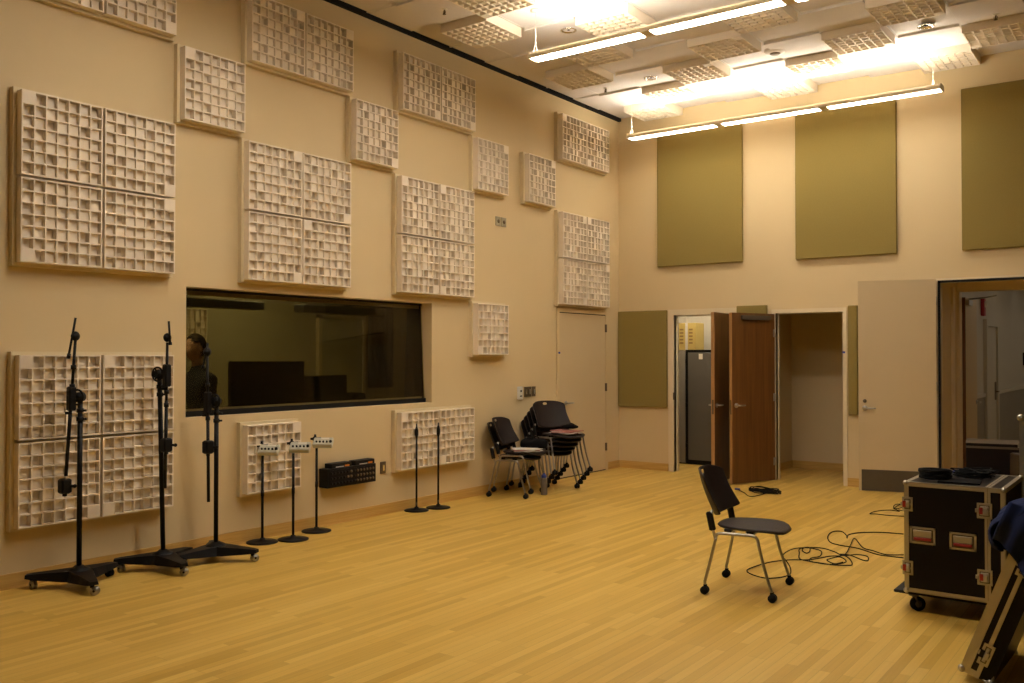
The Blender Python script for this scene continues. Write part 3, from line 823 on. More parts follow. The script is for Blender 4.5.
for x, y, lab in ((.135, 7.11, 'left one of two thin straight black stands by the low pair of tiles'), (.205, 7.375, 'right one of two thin straight black stands by the low pair of tiles')):
    t = thing('microphone_stand', lab, 'stand', (x, y, 0), 0, 'straight round-base stands')
    round_base(t, .128)
    mb = MB(); mb.cyl((0, 0, .03), (0, 0, .78), .0105, n=14); mb.build('pole', M['black'], t)
    mb = MB(); mb.lathe([(.011, .76), (.019, .79), (.019, .83), (.010, .87), (.007, .875), (.007, .905)], 16); mb.build('clutch', M['blackp'], t)
    mb = MB(); mb.cyl((0, 0, .055), (0, 0, .085), .0115, n=12); mb.build('collar', M['kick'], t)

# ------------------------------------------------------------------ big studio boom stands
def boom_stand(loc, rz, lab, hub_z, pole_dx, boom, weight, knob_z, rod, wheel_side=1):
    """boom/weight/rod given in local coords: u = image-right direction on the floor plane"""
    t = thing('boom_stand', lab, 'stand', (*loc, 0), 0, 'large rolling boom stands')
    ux = Vector((.806, .592, 0)); vv = Vector((-.592, .806, 0))
    def Q(u, z, v=0): return tuple(ux*u+vv*v+Vector((0, 0, z)))
    for k in range(3):
        a = rz+k*2*PI/3
        mb = MB(); L = .335
        T = RZ(a)
        sec = [(0, .105, .125, .055), (.09, .090, .120, .055), (.20, .060, .112, .060), (.30, .045, .104, .068), (L+.01, .032, .098, .074)]
        vs = []; fs = []
        for x, w, zt, zb in sec: vs += [(x, -w, zb), (x, w, zb), (x, w*.75, zt), (x, -w*.75, zt)]
        for i in range(len(sec)-1):
            for q in range(4):
                r_ = (q+1) % 4
                fs.append((i*4+q, i*4+r_, i*4+4+r_, i*4+4+q))
        fs += [(3, 2, 1, 0), tuple(len(vs)-4+q for q in range(4))]
        mb.add(vs, fs, False, T); lg = mb.build('leg', M['black'], t)
        mb = MB(); c = T @ Vector((.305, 0, 0)); ang = a+R_(50+40*k)
        dx = Vector((math.cos(ang), math.sin(ang), 0)); dy = Vector((-math.sin(ang), math.cos(ang), 0))
        wc = c+dx*.018+Vector((0, 0, .030))
        mb.cyl(wc-dy*.017, wc-dy*.004, .030, n=20); mb.cyl(wc+dy*.004, wc+dy*.017, .030, n=20)
        cs = mb.build('caster', M['metal'] if k != 1 else M['rubber'], lg)
        mb = MB(); mb.cyl(c+Vector((0, 0, .05)), c+Vector((0, 0, .08)), .014, n=12); mb.cyl(wc-dy*.02, wc+dy*.02, .008, n=10); mb.tube([wc, c+Vector((0, 0, .06))], .010, 8)
        mb.build('caster_fork', M['blackp'], lg)
    mb = MB(); mb.lathe([(.085, .07), (.08, .122), (.045, .135), (.028, .15)], 24); mb.build('hub', M['black'], t)
    mb = MB(); mb.cyl((0, 0, .12), Q(pole_dx, hub_z, 0), .0175, n=18)
    for zz in (hub_z-.16, hub_z-.10):
        f = zz/hub_z; p = Vector(Q(pole_dx*f, zz)); mb.cyl(p, p+Vector((0, 0, .03)), .024, n=16)
        mb.cyl(p+Vector((0, 0, .015)), p+ux*.045+Vector((0, 0, .015)), .008, n=8)
    mb.build('pole', M['black'], t)
    # clutch wheel
    c = Vector(Q(pole_dx, hub_z+.01)); n_ = -vv
    mb = MB(); mb.cyl(c-n_*.02, c+n_*.045, .034, n=24)
    mb.tube([c+n_*.04+ux*.038*math.cos(a)+Vector((0, 0, .052*math.sin(a))) for a in [2*PI*k/24 for k in range(24)]], .007, 8, closed=True)
    for a in (0, 2.09, 4.19): mb.tube([c+n_*.04, c+n_*.04+ux*.038*math.cos(a)+Vector((0, 0, .052*math.sin(a)))], .006, 6)
    mb.build('clutch_wheel', M['blackp'], t)
    # boom
    (u0, zb), (u1, zt) = boom
    B0 = Vector(Q(u0, zb, -.045)); B1 = Vector(Q(u1, zt, -.045))
    mb = MB(); mid = B0.lerp(B1, .6); mb.cyl(B0, mid, .0125, n=14); mb.cyl(mid, B1, .010, n=14)
    for f in (.57, .66, .80):
        p = B0.lerp(B1, f); mb.cyl(p-Vector((0, 0, .015)), p+Vector((0, 0, .015)), .018, n=12)
    mb.build('boom', M['black'], t)
    hubp = B0+(B1-B0)*((hub_z-zb)/(zt-zb))
    mb = MB(); mb.rbox(-.026, .026, -.026, .026, -.085, .085, .008, T=TR(hubp)); mb.cyl(hubp, c, .022, n=14)
    mb.cyl(hubp-ux*.04+Vector((0, 0, -.10)), hubp+Vector((0, 0, -.10)), .010, n=8); mb.build('boom_clamp', M['blackp'], t)
    (uw, zw) = weight; wp = Vector(Q(uw, zw, -.045))
    mb = MB(); mb.rbox(-.036, .036, -.036, .036, -.052, .052, .010, T=TR(wp)); mb.cyl(wp+ux*.03, wp+ux*.065, .010, n=10); mb.sphere(wp+ux*.07, .014, 10, 6)
    mb.cyl(wp-Vector((0, 0, .07)), wp-Vector((0, 0, .05)), .015, n=12)
    mb.build('counterweight', M['black'], t)
    kp = Vector(Q(u1, knob_z, -.045))
    mb = MB(); mb.sphere(kp, .030, 14, 8, (1, 1, 1.15)); mb.cyl(kp-vv*.035, kp+vv*.035, .017, n=12); mb.build('tilt_joint', M['blackp'], t)
    (ra, rb) = rod
    mb = MB(); mb.cyl(Q(ra[0], ra[1], -.065), Q(rb[0], rb[1], -.065), .008, n=10)
    a = Vector(Q(*ra[:2], -.065)); b = Vector(Q(*rb[:2], -.065)); p = a.lerp(b, .12); mb.cyl(a, p, .013, n=10)
    mb.build('extension_rod', M['black'], t)
    return t
boom_stand((.335, 3.385), R_(-13), 'leftmost of three large black rolling boom stands', 1.32, 0, ((-.075, .78), (-.015, 1.73)), (-.082, .71), 1.757, ((-.055, 1.60), (-.005, 1.885)))
boom_stand((.345, 4.035), R_(-8), 'middle one of three large black rolling boom stands', 1.47, -.035, ((.028, .62), (.040, 1.72)), (.036, .945), 1.757, ((.070, 1.70), (.058, 1.88)))
boom_stand((.42, 4.45), R_(28), 'rightmost of three large black rolling boom stands, in front of the window', 1.25, 0.0, ((-.045, .47), (-.06, 1.62)), (-.050, .90), 1.65, ((-.085, 1.52), (-.05, 1.72)))

# ------------------------------------------------------------------ chairs
def backrest_mesh():
    nu, nv = 16, 12; vs = []; fs = []
    def pt(u, v):
        w = .258*(1-.01*v)-.014*math.sin(v*PI)
        if v > .8: w *= 1-.08*((v-.8)/.2)**2.2
        z = .545+.290*v
        z -= .040*(1-u*u)*(1-v)**2
        z -= .035*abs(u)**4*v**3
        x = -.222-.118*v+.100*u*u*(1-.12*v)-.018*math.sin(v*PI)
        return Vector((x, u*w, z))
    hole = lambda u, v: abs(u) < .17 and .82 < v < .93
    idx = {}
    us = [-1+2*i/nu for i in range(nu+1)]; vv = [0, .08, .17, .27, .37, .47, .57, .67, .76, .83, .92, .97, 1.]
    for i, u in enumerate(us):
        for j, v in enumerate(vv): idx[i, j] = len(vs); vs.append(pt(u, v))
    for i in range(nu):
        for j in range(len(vv)-1):
            um = (us[i]+us[i+1])/2; vm = (vv[j]+vv[j+1])/2
            if abs(um) < .14 and .83 < vm < .92: continue
            fs.append((idx[i, j], idx[i+1, j], idx[i+1, j+1], idx[i, j+1]))
    return vs, fs
def seat_mesh():
    n = 28; vs = []; fs = []
    rings = [1., .97, .88, .7, .5, .25]
    def outline(a):
        c, s = math.cos(a), math.sin(a)
        p = 2.9
        k = (abs(c)**p+abs(s)**p)**(-1/p)
        return .240*k*c, .235*k*s
    for r in rings:
        for k in range(n):
            x, y = outline(2*PI*k/n); x *= r; y *= r
            if x < 0: y *= 1-.10*(-x/.24)
            z = .448+.012*(r**3)+(.010 if r == 1 else .0)*-1
            z -= .030*max(0, (x-.10)/.145)**2            # waterfall front
            vs.append((x+.035, y, z))
    vs.append((.035, 0, .447))
    m = len(rings)
    for i in range(m-1):
        for k in range(n):
            l = (k+1) % n; fs.append((i*n+k, i*n+l, (i+1)*n+l, (i+1)*n+k))
    for k in range(n): fs.append(((m-1)*n+k, (m-1)*n+(k+1) % n, len(vs)-1))
    return vs, fs
def make_chair(lab, loc, rz):
    t = thing('stacking_chair', lab, 'chair', loc, rz)
    vs, fs = seat_mesh(); mb = MB(); mb.add(vs, fs, True)
    o = mb.build('seat', M['seat'], t); sm = o.modifiers.new('t', 'SOLIDIFY'); sm.thickness = .016; sm.offset = -1
    vs, fs = backrest_mesh(); mb = MB(); mb.add(vs, fs, True)
    o = mb.build('backrest', M['seat'], t); sm = o.modifiers.new('t', 'SOLIDIFY'); sm.thickness = .012; sm.offset = 0
    sb = o.modifiers.new('s', 'SUBSURF'); sb.levels = 1; sb.render_levels = 1
    mb = MB()
    for s in (-1, 1):
        y = s*.245
        mb.tube(catmull([(-.165, y, .37), (-.16, y, .40), (-.13, y, .415), (0, y, .418), (.085, y, .418), (.115, y, .40), (.125, y, .36)], 5), .0105, 10)
        mb.tube([(-.165, y, .37), (-.20, y, .50), (-.190, s*.246, .57)], .0105, 10)
    mb.tube([(-.09, -.245, .417), (-.09, .245, .417)], .009, 8); mb.tube([(.07, -.245, .417), (.07, .245, .417)], .009, 8)
    mb.build('frame', M['metal'], t)
    for s in (-1, 1):
        mb = MB(); mb.rbox(-.025, .020, -.013, .013, -.065, .065, .008, T=TR((-.195, s*.247, .495)) @ RY(R_(-12)))
        mb.build('back_bracket', M['blackp'], t)
        for x in (-.09, .06):
            mb = MB(); mb.rbox(x-.025, x+.025, s*.20-.02, s*.20+.02, .425, .445, .003)
            mb.build('seat_mount', M['blackp'], t)
    for s in (-1, 1):
        for f in (-1, 1):
            mb = MB(); yb = s*.265
            if f < 0: pts = [(-.163, s*.245, .385), (-.195, s*.250, .25), (-.228, yb, .11), (-.235, yb, .085), (-.232, yb, .055)]
            else: pts = [(.121, s*.245, .375), (.155, s*.25, .24), (.205, yb, .085), (.215, yb, .055)]
            mb.tube(catmull(pts, 4), .0105, 10); lg = mb.build('leg', M['metal'], t)
            cx = pts[-1][0]+f*.004
            mb = MB(); mb.cyl((cx, yb-.022, .027), (cx, yb-.004, .027), .027, n=20); mb.cyl((cx, yb+.004, .027), (cx, yb+.022, .027), .027, n=20)
            mb.cyl((cx, yb-.004, .027), (cx, yb+.004, .027), .012, n=10); mb.cyl((cx-f*.004, yb, .04), (cx-f*.004, yb, .066), .013, n=12)
            mb.build('caster', M['rubber'], lg)
    return t
CH = make_chair('dark stacking chair on casters standing alone in the middle of the floor', (4.158, 6.098, 0), R_(7.5))
names2 = ['bottom', 'top']
def stack(base, rz, n, labs, grp, rise=.057, fwd=.062):
    d = Vector((math.cos(rz), math.sin(rz), 0))
    out = []
    for k in range(n):
        p = Vector(base)+d*fwd*k+Vector((0, 0, rise*k))
        out.append(copy_thing(CH, tuple(p), rz, labs[k], grp))
    return out
SA = (.330, 8.62, 0); ra = R_(14)
stack(SA, ra, 2, ['bottom chair of the short two-chair stack by the left wall', 'upper chair of the two-chair stack, holding papers'], 'chairs in the short stack')
SB = (.345, 9.27, 0); rb = R_(-19)
ords = ['bottom', 'second from the bottom', 'middle', 'second from the top', 'top']
stack(SB, rb, 5, ['dark chair, %s one in the tall stack beside the beige door' % w for w in ords], 'chairs in the tall stack')
# things on the stacks
def on(base, rz, k, x, y, z): 
    v = RZ(rz) @ Vector((x+.062*k, y, 0)); return (base[0]+v.x, base[1]+v.y, z+.057*k)
def paperpile(loc, rz, lab, n, mats, w=.30, h=.22, seed=1):
    rd = random.Random(seed)
    t = thing('paper_pile', lab, 'papers', loc, rz)
    z = 0
    for k in range(n):
        th = rd.choice((.003, .006, .010))
        mb = MB(); mb.rbox(-w/2, w/2, -h/2, h/2, 0, th, .001, T=TR((rd.uniform(-.02, .02), rd.uniform(-.02, .02), z)) @ RZ(rd.uniform(-.5, .5)))
        mb.build('booklet', M[mats[k % len(mats)]], t); z += th+.0008
    return z
zz = .462
p = on(SA, ra, 1, .09, -.06, zz); z = paperpile(p, ra, 'white papers and booklets lying on the short chair stack', 5, ['paper', 'paper', 'paperr'], .30, .24, 3)
def bag(loc, rz, lab, L, W_, H_, seed):
    rd = random.Random(seed); mb = MB(); n, m = 24, 12; vs = []; fs = []
    for i in range(m+1):
        th = PI*i/m
        for k in range(n):
            a = 2*PI*k/n; f = 1+.06*math.sin(3*a+seed)+.05*math.sin(5*a+2*th+seed)
            st = abs(math.sin(th))**.6
            x = L/2*st*math.cos(a)*f; y = W_/2*st*math.sin(a)*f
            z = H_*(.5-.5*(abs(math.cos(th))**.7)*(1 if math.cos(th) > 0 else -1))
            z *= 1+.12*math.sin(a*2+seed)
            vs.append((x, y, max(z, 0)))
    for i in range(m):
        for k in range(n):
            l = (k+1) % n; fs.append((i*n+k, i*n+l, (i+1)*n+l, (i+1)*n+k))
    mb.add(vs, fs, True)
    t = thing('bag', lab, 'bag', loc, rz)
    mb.build('body', M['bag'], t)
    mb = MB(); mb.tube(catmull([(-L*.3, 0, H_*.85), (-L*.15, .02, H_*1.15), (L*.1, .03, H_*1.2), (L*.28, 0, H_*.85)], 6), .008, 8); mb.build('strap', M['blackp'], t)
p = on(SA, ra, 1, .10, .13, zz+.0); bag(p, ra, 'black soft bag lying behind the papers on the short chair stack', .34, .20, .12, 2)
p = on(SB, rb, 4, .06, .03, zz); z = paperpile(p, rb+.4, 'colourful magazines and papers on top of the tall chair stack', 6, ['paper', 'bag', 'paper', 'paperr', 'paper', 'paperr'], .32, .25, 8)
p = on(SB, rb, 4, .02, .12, zz+.046); bag(p, rb+1, 'small black pouch on the magazines of the tall chair stack', .20, .14, .05, 5)
t = thing('water_bottle', 'grey water bottle with blue cap on the floor beside the stacked chairs', 'bottle', (.60, 8.79, 0))
mb = MB(); mb.lathe([(.036, 0), (.038, .005), (.038, .17), (.034, .19), (.026, .20)], 24); mb.build('body', M['bottle'], t)
mb = MB(); mb.lathe([(.029, .198), (.030, .225), (.020, .232), (.012, .25)], 20); mb.build('cap', M['blue'], t)

# ------------------------------------------------------------------ cables
cm = .0045
def cable(name, pts, lab, r=cm, z=None, closed=False, cat='cable'):
    P3 = [(p[0], p[1], (p[2] if len(p) > 2 else 0)+r) for p in pts]
    mb = MB(); mb.tube(catmull(P3, 7, closed), r, 8, closed=closed)
    return tag(mb.build(name, M['rubber']), lab, cat)
CF = (6.593, 0, 1.627)
def fl(px, py, z=0):
    """floor point seen at a measured spot of the photograph (survey helper)"""
    y_, p_ = R_(36.291), R_(.83); f = 912.78
    F_ = Vector((-math.sin(y_)*math.cos(p_), math.cos(y_)*math.cos(p_), math.sin(p_))); Rr = Vector((math.cos(y_), math.sin(y_), 0)); Uu = Rr.cross(F_)
    d = F_+Rr*((px-512)/f)+Uu*((341.5-py)/f)
    t = (z-CF[2])/d.z
    return (CF[0]+d.x*t, CF[1]+d.y*t, z)
def cr(a, b): return fl(740+a/6.02, 490+b/6.02)
def lift(p, z): return (p[0], p[1], z)
seq = [(985, 412), (900, 402), (830, 392), (760, 370), (700, 352), (600, 335), (545, 318), (528, 285), (555, 255), (610, 252), (640, 275), (645, 292), (655, 272), (720, 260), (850, 258), (985, 268)]
cable('looped_cable', [cr(a, b) for a, b in seq], 'black cable making a small loop on the floor left of the flight case')
seq = [(985, 396), (880, 398), (800, 378), (740, 352), (690, 300), (665, 345), (640, 385), (610, 405), (540, 412), (420, 425), (300, 430), (180, 448), (80, 470), (42, 495), (70, 522), (150, 536), (230, 538), (285, 530), (305, 505), (300, 470), (270, 430), (252, 408), (275, 385), (330, 365), (420, 352), (500, 360), (570, 385), (620, 400), (700, 398), (765, 412), (770, 430), (735, 430), (660, 405), (600, 392)]
cable('tangled_cable', [lift(cr(a, b), .003+.005*(k % 3)) for k, (a, b) in enumerate(seq)], 'long black cable tangled behind the lone chair')
seq = [(620, 400), (660, 430), (675, 460), (640, 470), (560, 462), (480, 455), (420, 440), (430, 425), (480, 410), (490, 385), (450, 365), (390, 362), (375, 375), (400, 395), (420, 380), (415, 360), (360, 365), (357, 395), (360, 425), (420, 445), (520, 458), (600, 460), (640, 440), (600, 418), (540, 425), (525, 440), (570, 455), (620, 450)]
cable('coiled_cable', [lift(cr(a, b), .010+.006*(k % 2)) for k, (a, b) in enumerate(seq)], 'black cable coil lying on the tangled cable in the middle of the floor')
seq = [(989, 162), (900, 162), (820, 158), (782, 146), (820, 136), (900, 134), (960, 132), (925, 118), (935, 100), (975, 90), (989, 105), (950, 125), (930, 112), (965, 95), (1000, 100), (985, 125), (955, 128)]
cable('far_cable', [lift(cr(a, b), .002+.008*(k % 3)) for k, (a, b) in enumerate(seq)], 'black cable bunch behind the left edge of the flight case')
pts = []
rd = random.Random(4)
c0 = fl(765, 494)
for k in range(60):
    a = k*1.05; r = .12+.05*rd.random()
    pts.append((c0[0]+r*1.15*math.cos(a), c0[1]+r*.55*math.sin(a)-.0, .004+.035*(k/60)+.035*rd.random()))
pts += [fl(752, 497), fl(744, 493), fl(738, 490)]
cable('cable_bundle', pts, 'small black cable bundle on the floor before the open wooden door', .005)
mb = MB(); p = fl(738, 490); mb.cyl((p[0]-.04, p[1], .010), (p[0]+.02, p[1]+.01, .010), .010, n=12); tag(mb.build('cable_plug', M['blue']), 'small blue plug at the end of the cable bundle', 'plug')

# ------------------------------------------------------------------ flight case on dolly
def rim(mb, x0, x1, y0, y1, z0, z1, w=.028, t=.003):
    """aluminium L edging on all 12 edges"""
    for a, b in ((y0, z0), (y0, z1), (y1, z0), (y1, z1)):
        sy = 1 if a == y0 else -1; sz = 1 if b == z0 else -1
        mb.box(x0-t, x1+t, min(a-sy*t, a+sy*w), max(a-sy*t, a+sy*w), min(b-sz*t, b), max(b-sz*t, b))
        mb.box(x0-t, x1+t, min(a-sy*t, a), max(a-sy*t, a), min(b-sz*t, b+sz*w), max(b-sz*t, b+sz*w))
    for a, b in ((x0, z0), (x0, z1), (x1, z0), (x1, z1)):
        sx = 1 if a == x0 else -1; sz = 1 if b == z0 else -1
        mb.box(min(a-sx*t, a+sx*w), max(a-sx*t, a+sx*w), y0-t, y1+t, min(b-sz*t, b), max(b-sz*t, b))
        mb.box(min(a-sx*t, a), max(a-sx*t, a), y0-t, y1+t, min(b-sz*t, b+sz*w), max(b-sz*t, b+sz*w))
    for a, b in ((x0, y0), (x0, y1), (x1, y0), (x1, y1)):
        sx = 1 if a == x0 else -1; sy = 1 if b == y0 else -1
        mb.box(min(a-sx*t, a+sx*w), max(a-sx*t, a+sx*w), min(b-sy*t, b), max(b-sy*t, b), z0-t, z1+t)
        mb.box(min(a-sx*t, a), max(a-sx*t, a), min(b-sy*t, b+sy*w), max(b-sy*t, b+sy*w), z0-t, z1+t)
def corner_balls(t, x0, x1, y0, y1, z0, z1, r=.020, only=None):
    for x in (x0, x1):
        for y in (y0, y1):
            for z in (z0, z1):
                mb = MB(); sx = 1 if x == x0 else -1; sy = 1 if y == y0 else -1; sz = 1 if z == z0 else -1
                mb.sphere((x+sx*.006, y+sy*.006, z+sz*.006), r*.95, 12, 8)
                for (dx, dy, dz) in ((1, 0, 0), (0, 1, 0), (0, 0, 1)):
                    mb.cyl((x+sx*.004, y+sy*.004, z+sz*.004), (x+sx*(.004+dx*.045), y+sy*(.004+dy*.045), z+sz*(.004+dz*.045)), .011, .004, 10)
                mb.build('corner_ball', M['alu'], t)
def latch(t, T, w=.082, h=.092, ins='red_inset', im='red'):
    """recessed butterfly latch dish; local x,z in the face, y outward negative"""
    mb = MB()
    def frame(x0, x1, z0, z1, b, ya, yb):
        mb.box(x0, x1, ya, yb, z0, z0+b, T=T); mb.box(x0, x1, ya, yb, z1-b, z1, T=T); mb.box(x0, x0+b, ya, yb, z0+b, z1-b, T=T); mb.box(x1-b, x1, ya, yb, z0+b, z1-b, T=T)
    frame(-w/2, w/2, -h/2, h/2, .012, -.007, 0)
    mb.rbox(-w/2+.018, w/2-.018, -.010, -.001, -h/2+.018, h/2-.018, .002, T=T)
    mb.cyl(T @ Vector((.006, -.010, 0)), T @ Vector((.006, -.018, 0)), .014, n=14)
    mb.rbox(-.004, .016, -.024, -.016, -.018, .018, .002, T=T)
    mb.rbox(-w/2-.010, -w/2+.010, -.009, -.002, -.012, .012, .002, T=T)
    o = mb.build('latch', M['alu'], t)
    mb = MB(); mb.rbox(-.028, -.008, -.0125, -.0095, -.020, .020, .001, T=T); mb.build(ins, M[im], o)
    mb = MB(); mb.box(-w/2+.012, w/2-.012, -.0015, -.0005, -h/2+.012, h/2-.012, T=T); mb.build('dish', M['kick'], o)
def case_handle(t, T, w=.150, h=.105):
    mb = MB()
    b = .012
    mb.box(-w/2, w/2, -.006, 0, -h/2, -h/2+b, T=T); mb.box(-w/2, w/2, -.006, 0, h/2-b, h/2, T=T); mb.box(-w/2, -w/2+b, -.006, 0, -h/2, h/2, T=T); mb.box(w/2-b, w/2, -.006, 0, -h/2, h/2, T=T)
    mb.rbox(-w/2+.022, w/2-.022, -.012, -.001, -.010, h/2-.020, .002, T=T)
    o = mb.build('handle', M['alu'], t)
    mb = MB(); mb.rbox(-w/2+.024, w/2-.024, -.016, -.002, -.030, -.012, .003, T=T); mb.build('red_grip', M['red'], o)
    mb = MB(); mb.box(-w/2+b, w/2-b, -.0012, -.0004, -h/2+b, h/2-b, T=T); mb.build('dish', M['kick'], o)
CXX, CYY = 5.168, 6.14
t = thing('flight_case', 'black wheeled flight case with aluminium edges and red handles', 'flight case', (CXX, CYY, 0), 0)
WX, WY, Z0, Z1 = .565, .72, .135, .822
mb = MB(); mb.box(0, WX, 0, WY, Z0, Z1); mb.build('body', M['panel'], t)
mb = MB(); rim(mb, 0, WX, 0, WY, Z0, Z1, .024)
mb.box(.455, .487, -.004, 0, Z0, Z1); mb.box(.455, .487, 0, WY, Z1, Z1+.004)      # lid seam profile
mb.box(.455, .487, WY, WY+.004, Z0, Z1)
mb.build('edge_trim', M['alu'], t)
mb = MB(); mb.box(.4705, .4720, -.0048, -.0038, Z0, Z1); mb.box(.4705, .4720, 0, WY, Z1+.0038, Z1+.0048); mb.build('lid_seam', M['dark'], t)
corner_balls(t, 0, WX, 0, WY, Z0, Z1, .019)
for z in (.285, .685):
    latch(t, TR((.455, -.004, z))); latch(t, TR((.018, -.004, z)), .062, .088)
case_handle(t, TR((.105, -.001, .495))); case_handle(t, TR((.335, -.001, .485)))
latch(t, TR((WX+.002, .2, .6)) @ RZ(PI/2)); latch(t, TR((WX+.002, .52, .6)) @ RZ(PI/2))
d = thing('dolly_board', 'black caster board under the flight case', 'dolly', (CXX, CYY, 0), 0)
mb = MB(); mb.rbox(-.075, WX+.02, .02, WY+.03, .112, .131, .004); mb.build('board', M['black'], d)
for x, y, a in ((.035, .07, 40), (WX-.07, .07, 10), (.035, WY-.06, 70), (WX-.07, WY-.06, -30)):
    mb = MB(); A = R_(a); dx = Vector((math.cos(A), math.sin(A), 0)); dy = Vector((-dx.y, dx.x, 0)); c = Vector((x, y, 0)); w = c+dx*.025+Vector((0, 0, .045))
    mb.cyl(w-dy*.014, w+dy*.014, .045, n=26); o = mb.build('caster', M['rubber'], d)
    mb = MB(); mb.cyl(w-dy*.016, w+dy*.016, .022, n=16)
    for s in (-1, 1): mb.tube([w+dy*s*.020, c+dy*s*.018+Vector((0, 0, .098))], .007, 8)
    mb.lathe([(.032, .098), (.032, .112)], 18, TR(c)); mb.build('fork', M['kick'], o)
# cables on the case top
def coil(name, c, r, n, lab, rr=.006, h=.05, seed=1):
    rd = random.Random(seed); pts = []
    for k in range(n*14+1):
        a = 2*PI*k/14; q = r+rd.uniform(-.008, .008)
        pts.append((c[0]+q*math.cos(a), c[1]+q*math.sin(a), c[2]+rr+h*(k/(n*14))+rd.uniform(0, .004)))
    mb = MB(); mb.tube(catmull(pts, 2), rr, 7); tag(mb.build(name, M['rubber']), lab, 'cable')
coil('cable_coil', (CXX+.135, CYY+.22, Z1+.003), .088, 7, 'neat black cable coil on the left of the flight case top', .0075, .055, 3)
coil('cable_coil', (CXX+.32, CYY+.45, Z1+.003), .10, 4, 'loose black cable coil in the middle of the flight case top', .005, .035, 5)
pts = [(CXX+.14+.30*rd.random(), CYY+.30+.36*rd.random(), Z1+.010+.045*rd.random()) for k in range(26)]
mb = MB(); mb.tube(catmull(pts, 5), .0045, 7); tag(mb.build('loose_cable', M['rubber']), 'messy thin black cable heap at the back of the flight case top', 'cable')
mb = MB(); mb.rbox(-.03, .03, -.018, .018, 0, .022, .004, T=TR((CXX+.20, CYY+.60, Z1+.003)) @ RZ(.4)); tag(mb.build('blue_connector', M['blue']), 'small blue connector among the cables on the case', 'connector')
mb = MB(); mb.rbox(-.10, .14, -.09, .10, 0, .010, .002, T=TR((CXX+.27, CYY+.16, Z1+.003)) @ RZ(.1)); tag(mb.build('black_pad', M['bag']), 'flat black pad lying on the flight case top', 'pad')

# leaning case lid: tilt about world y, then draped jacket
t = thing('case_lid', 'flight case lid leaning at lower right in front of the wheeled case', 'case lid', (5.685, 5.03, .012))
TL = RZ(R_(-2)) @ RY(R_(20.5))
LPOS = TR((5.682, 5.03, .056)) @ TL
t.matrix_world = LPOS
LW, LH, LT = .62, .86, .150        # y extent, length, thickness
mb = MB(); mb.box(0, LT, 0, LW, 0, LH); mb.build('shell', M['panel'], t)
mb = MB(); rim(mb, 0, LT, 0, LW, 0, LH, .030)
mb = MB(); e_ = .042
mb.box(-.003, e_, -.003, 0, 0, LH); mb.box(-.003, 0, 0, .03, 0, LH); mb.box(-.003, 0, LW-.03, LW+.003, 0, LH); mb.box(-.003, e_, LW, LW+.003, 0, LH)
mb.box(.070, .090, -.006, 0, 0, LH); mb.box(.070, .090, LW, LW+.006, 0, LH)
mb.box(-.003, .09, -.004, LW+.003, -.003, 0); mb.box(-.003, .09, -.004, LW+.003, LH, LH+.003); mb.box(-.003, .075, -.0035, -.003, 0, .03)
mb.build('edge_trim', M['alu'], t)
corner_balls(t, 0, LT, 0, LW, 0, LH, .021)
latch(t, TR((.080, -.006, .13)), .052, .11, 'dark_inset', 'black'); latch(t, TR((.080, -.006, .62)), .052, .11, 'dark_inset', 'black')
# case the lid leans on, mostly beyond the right edge
t2 = thing('road_case', 'dark flight case at the right edge that the lid leans on', 'flight case', (6.34, 5.15, 0), 0)
mb = MB(); mb.box(0, .6, 0, .55, .02, .72); mb.build('body', M['panel'], t2)
mb = MB(); rim(mb, 0, .6, 0, .55, .02, .72); mb.build('edge_trim', M['alu'], t2)
corner_balls(t2, 0, .6, 0, .55, .02, .72)
# navy jacket draped over the lid top
def jacket():
    mb = MB(); n, m = 34, 40; vs = []; fs = []
    # cloth sheet draped over the upper end of the lid; local lid coords: s along lid length direction over the top, q across width
    for i in range(n+1):
        q = -.05+(LW+.12)*i/n
        for j in range(m+1):
            s = -.27+.80*j/m      # negative: on near/left face going down; positive: over the top and down the underside
            fold = .014*math.sin(q*34+s*5)+.010*math.sin(q*61-s*9)+.012*math.sin(s*17+q*8)
            low = .16*math.sin(q*4+.5)*max(0, -s)
            if s < 0: x = -.032-fold*.9-.10*math.sin(min(1, -s/.3)*PI); z = LH+s*(.8+.25*math.sin(q*5))
            elif s < LT+.04: x = -.02+s; z = LH+.022+abs(fold)*.6
            else: x = LT+.03+abs(fold); z = LH+.02-(s-LT-.04)
            vs.append((x, q, z))
    for i in range(n):
        for j in range(m):
            a = i*(m+1)+j; fs.append((a, a+1, a+m+2, a+m+1))
    mb.add(vs, fs, True)
    # front-side flap hanging over the near end (towards the camera)
    vs = []; fs = []; n2, m2 = 22, 22
    for i in range(n2+1):
        x = -.085+(LT+.22)*i/n2
        for j in range(m2+1):
            s = .27*j/m2
            fold = .014*math.sin(x*60+s*6)+.012*math.sin(s*19+x*13)
            z = LH+.025-s*(1-.30*math.cos(i/n2*PI*1.2)); y = -.03-.05*math.sin(min(1, s/.3)*PI/2)-fold
            vs.append((x, y, z))
    for i in range(n2):
        for j in range(m2):
            a = i*(m2+1)+j; fs.append((a, a+m2+1, a+m2+2, a+1))
    mb.add(vs, fs, True)
    o = mb.build('jacket', M['navy']); o.matrix_world = LPOS
    so = o.modifiers.new('t', 'SOLIDIFY'); so.thickness = .008
    tag(o, 'navy blue jacket draped over the leaning case lid', 'jacket')
jacket()

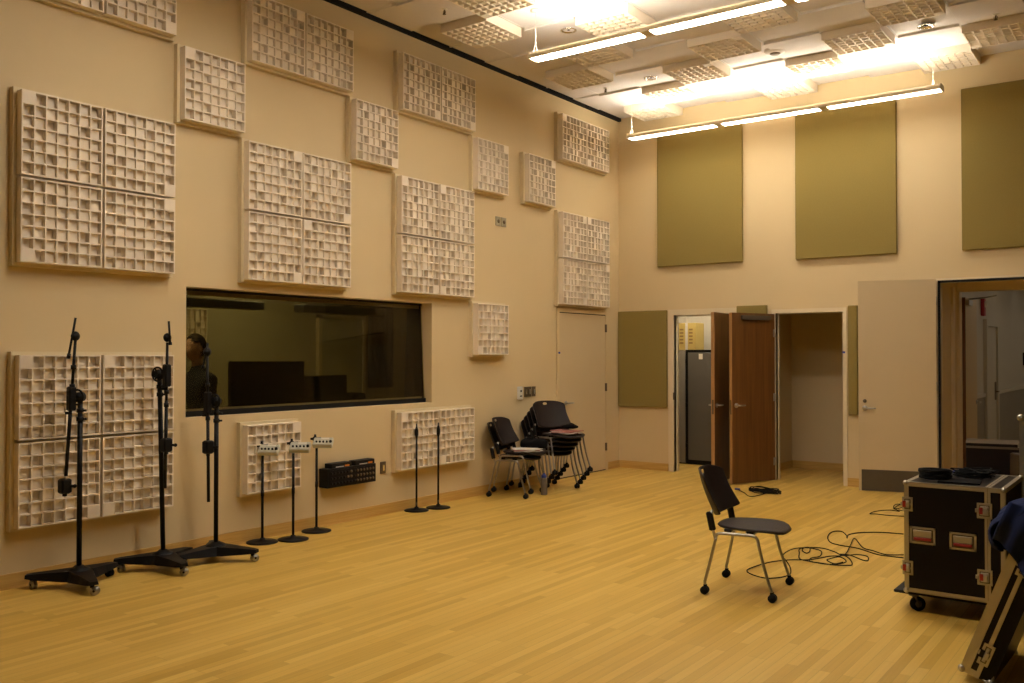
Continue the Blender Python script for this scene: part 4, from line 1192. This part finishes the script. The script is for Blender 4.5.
# trunk near the wide doorway and tall case at the right edge
t = thing('equipment_case', 'low black equipment case before the wide doorway', 'case', (4.95, 9.43, 0), R_(9))
mb = MB(); mb.rbox(0, .95, 0, .5, .10, .80, .006); mb.build('body', M['panel'], t)
mb = MB(); mb.box(-.003, .953, -.004, .003, .755, .775); mb.box(-.003, .953, -.003, .50, .80, .803); mb.build('edge_trim', M['kick'], t)
for x, y in ((.08, .07), (.87, .07), (.08, .43), (.87, .43)):
    mb = MB(); mb.cyl((x, y-.015, .045), (x, y+.015, .045), .045, n=20); mb.cyl((x, y, .05), (x, y, .10), .015, n=10); mb.build('caster', M['rubber'], t)
mb = MB(); mb.rbox(-.06, .06, -.03, .03, 0, .035, .004, T=TR((5.335, 9.05, .72)))
t = thing('upright_case', 'tall upright black flight case with aluminium edges at the right edge', 'flight case', (5.665, 7.30, 0), R_(-2))
mb = MB(); mb.box(0, .75, 0, .60, .02, 1.19); mb.build('body', M['panel'], t)
mb = MB(); rim(mb, 0, .75, 0, .60, .02, 1.19, .032); mb.build('edge_trim', M['alu'], t)
corner_balls(t, 0, .75, 0, .60, .02, 1.19, .026)
latch(t, TR((-.002, .10, .98)) @ RZ(-PI/2)); latch(t, TR((-.002, .10, .4)) @ RZ(-PI/2))
t = thing('small_case', 'small black case with orange strap left of the tall upright case', 'case', (5.12, 7.75, 0), R_(30))
mb = MB(); mb.rbox(.0, .40, 0, .3, 0, .82, .008); mb.build('body', M['panel'], t)
mb = MB(); mb.rbox(.22, .40, -.006, .0, .775, .81, .002); mb.build('orange_strap', M['orange'], t)
t.location = (5.585, 8.26, 0)

# ------------------------------------------------------------------ world + view
w = bpy.data.worlds.new('world'); SC.world = w; w.use_nodes = True
w.node_tree.nodes['Background'].inputs['Color'].default_value = (.0, .0, .0, 1)
SC.view_settings.view_transform = 'Standard'; SC.view_settings.look = 'None'
SC.view_settings.exposure = 0; SC.view_settings.gamma = 1; SC.view_settings.use_curve_mapping = False
SC.view_settings.exposure = .75
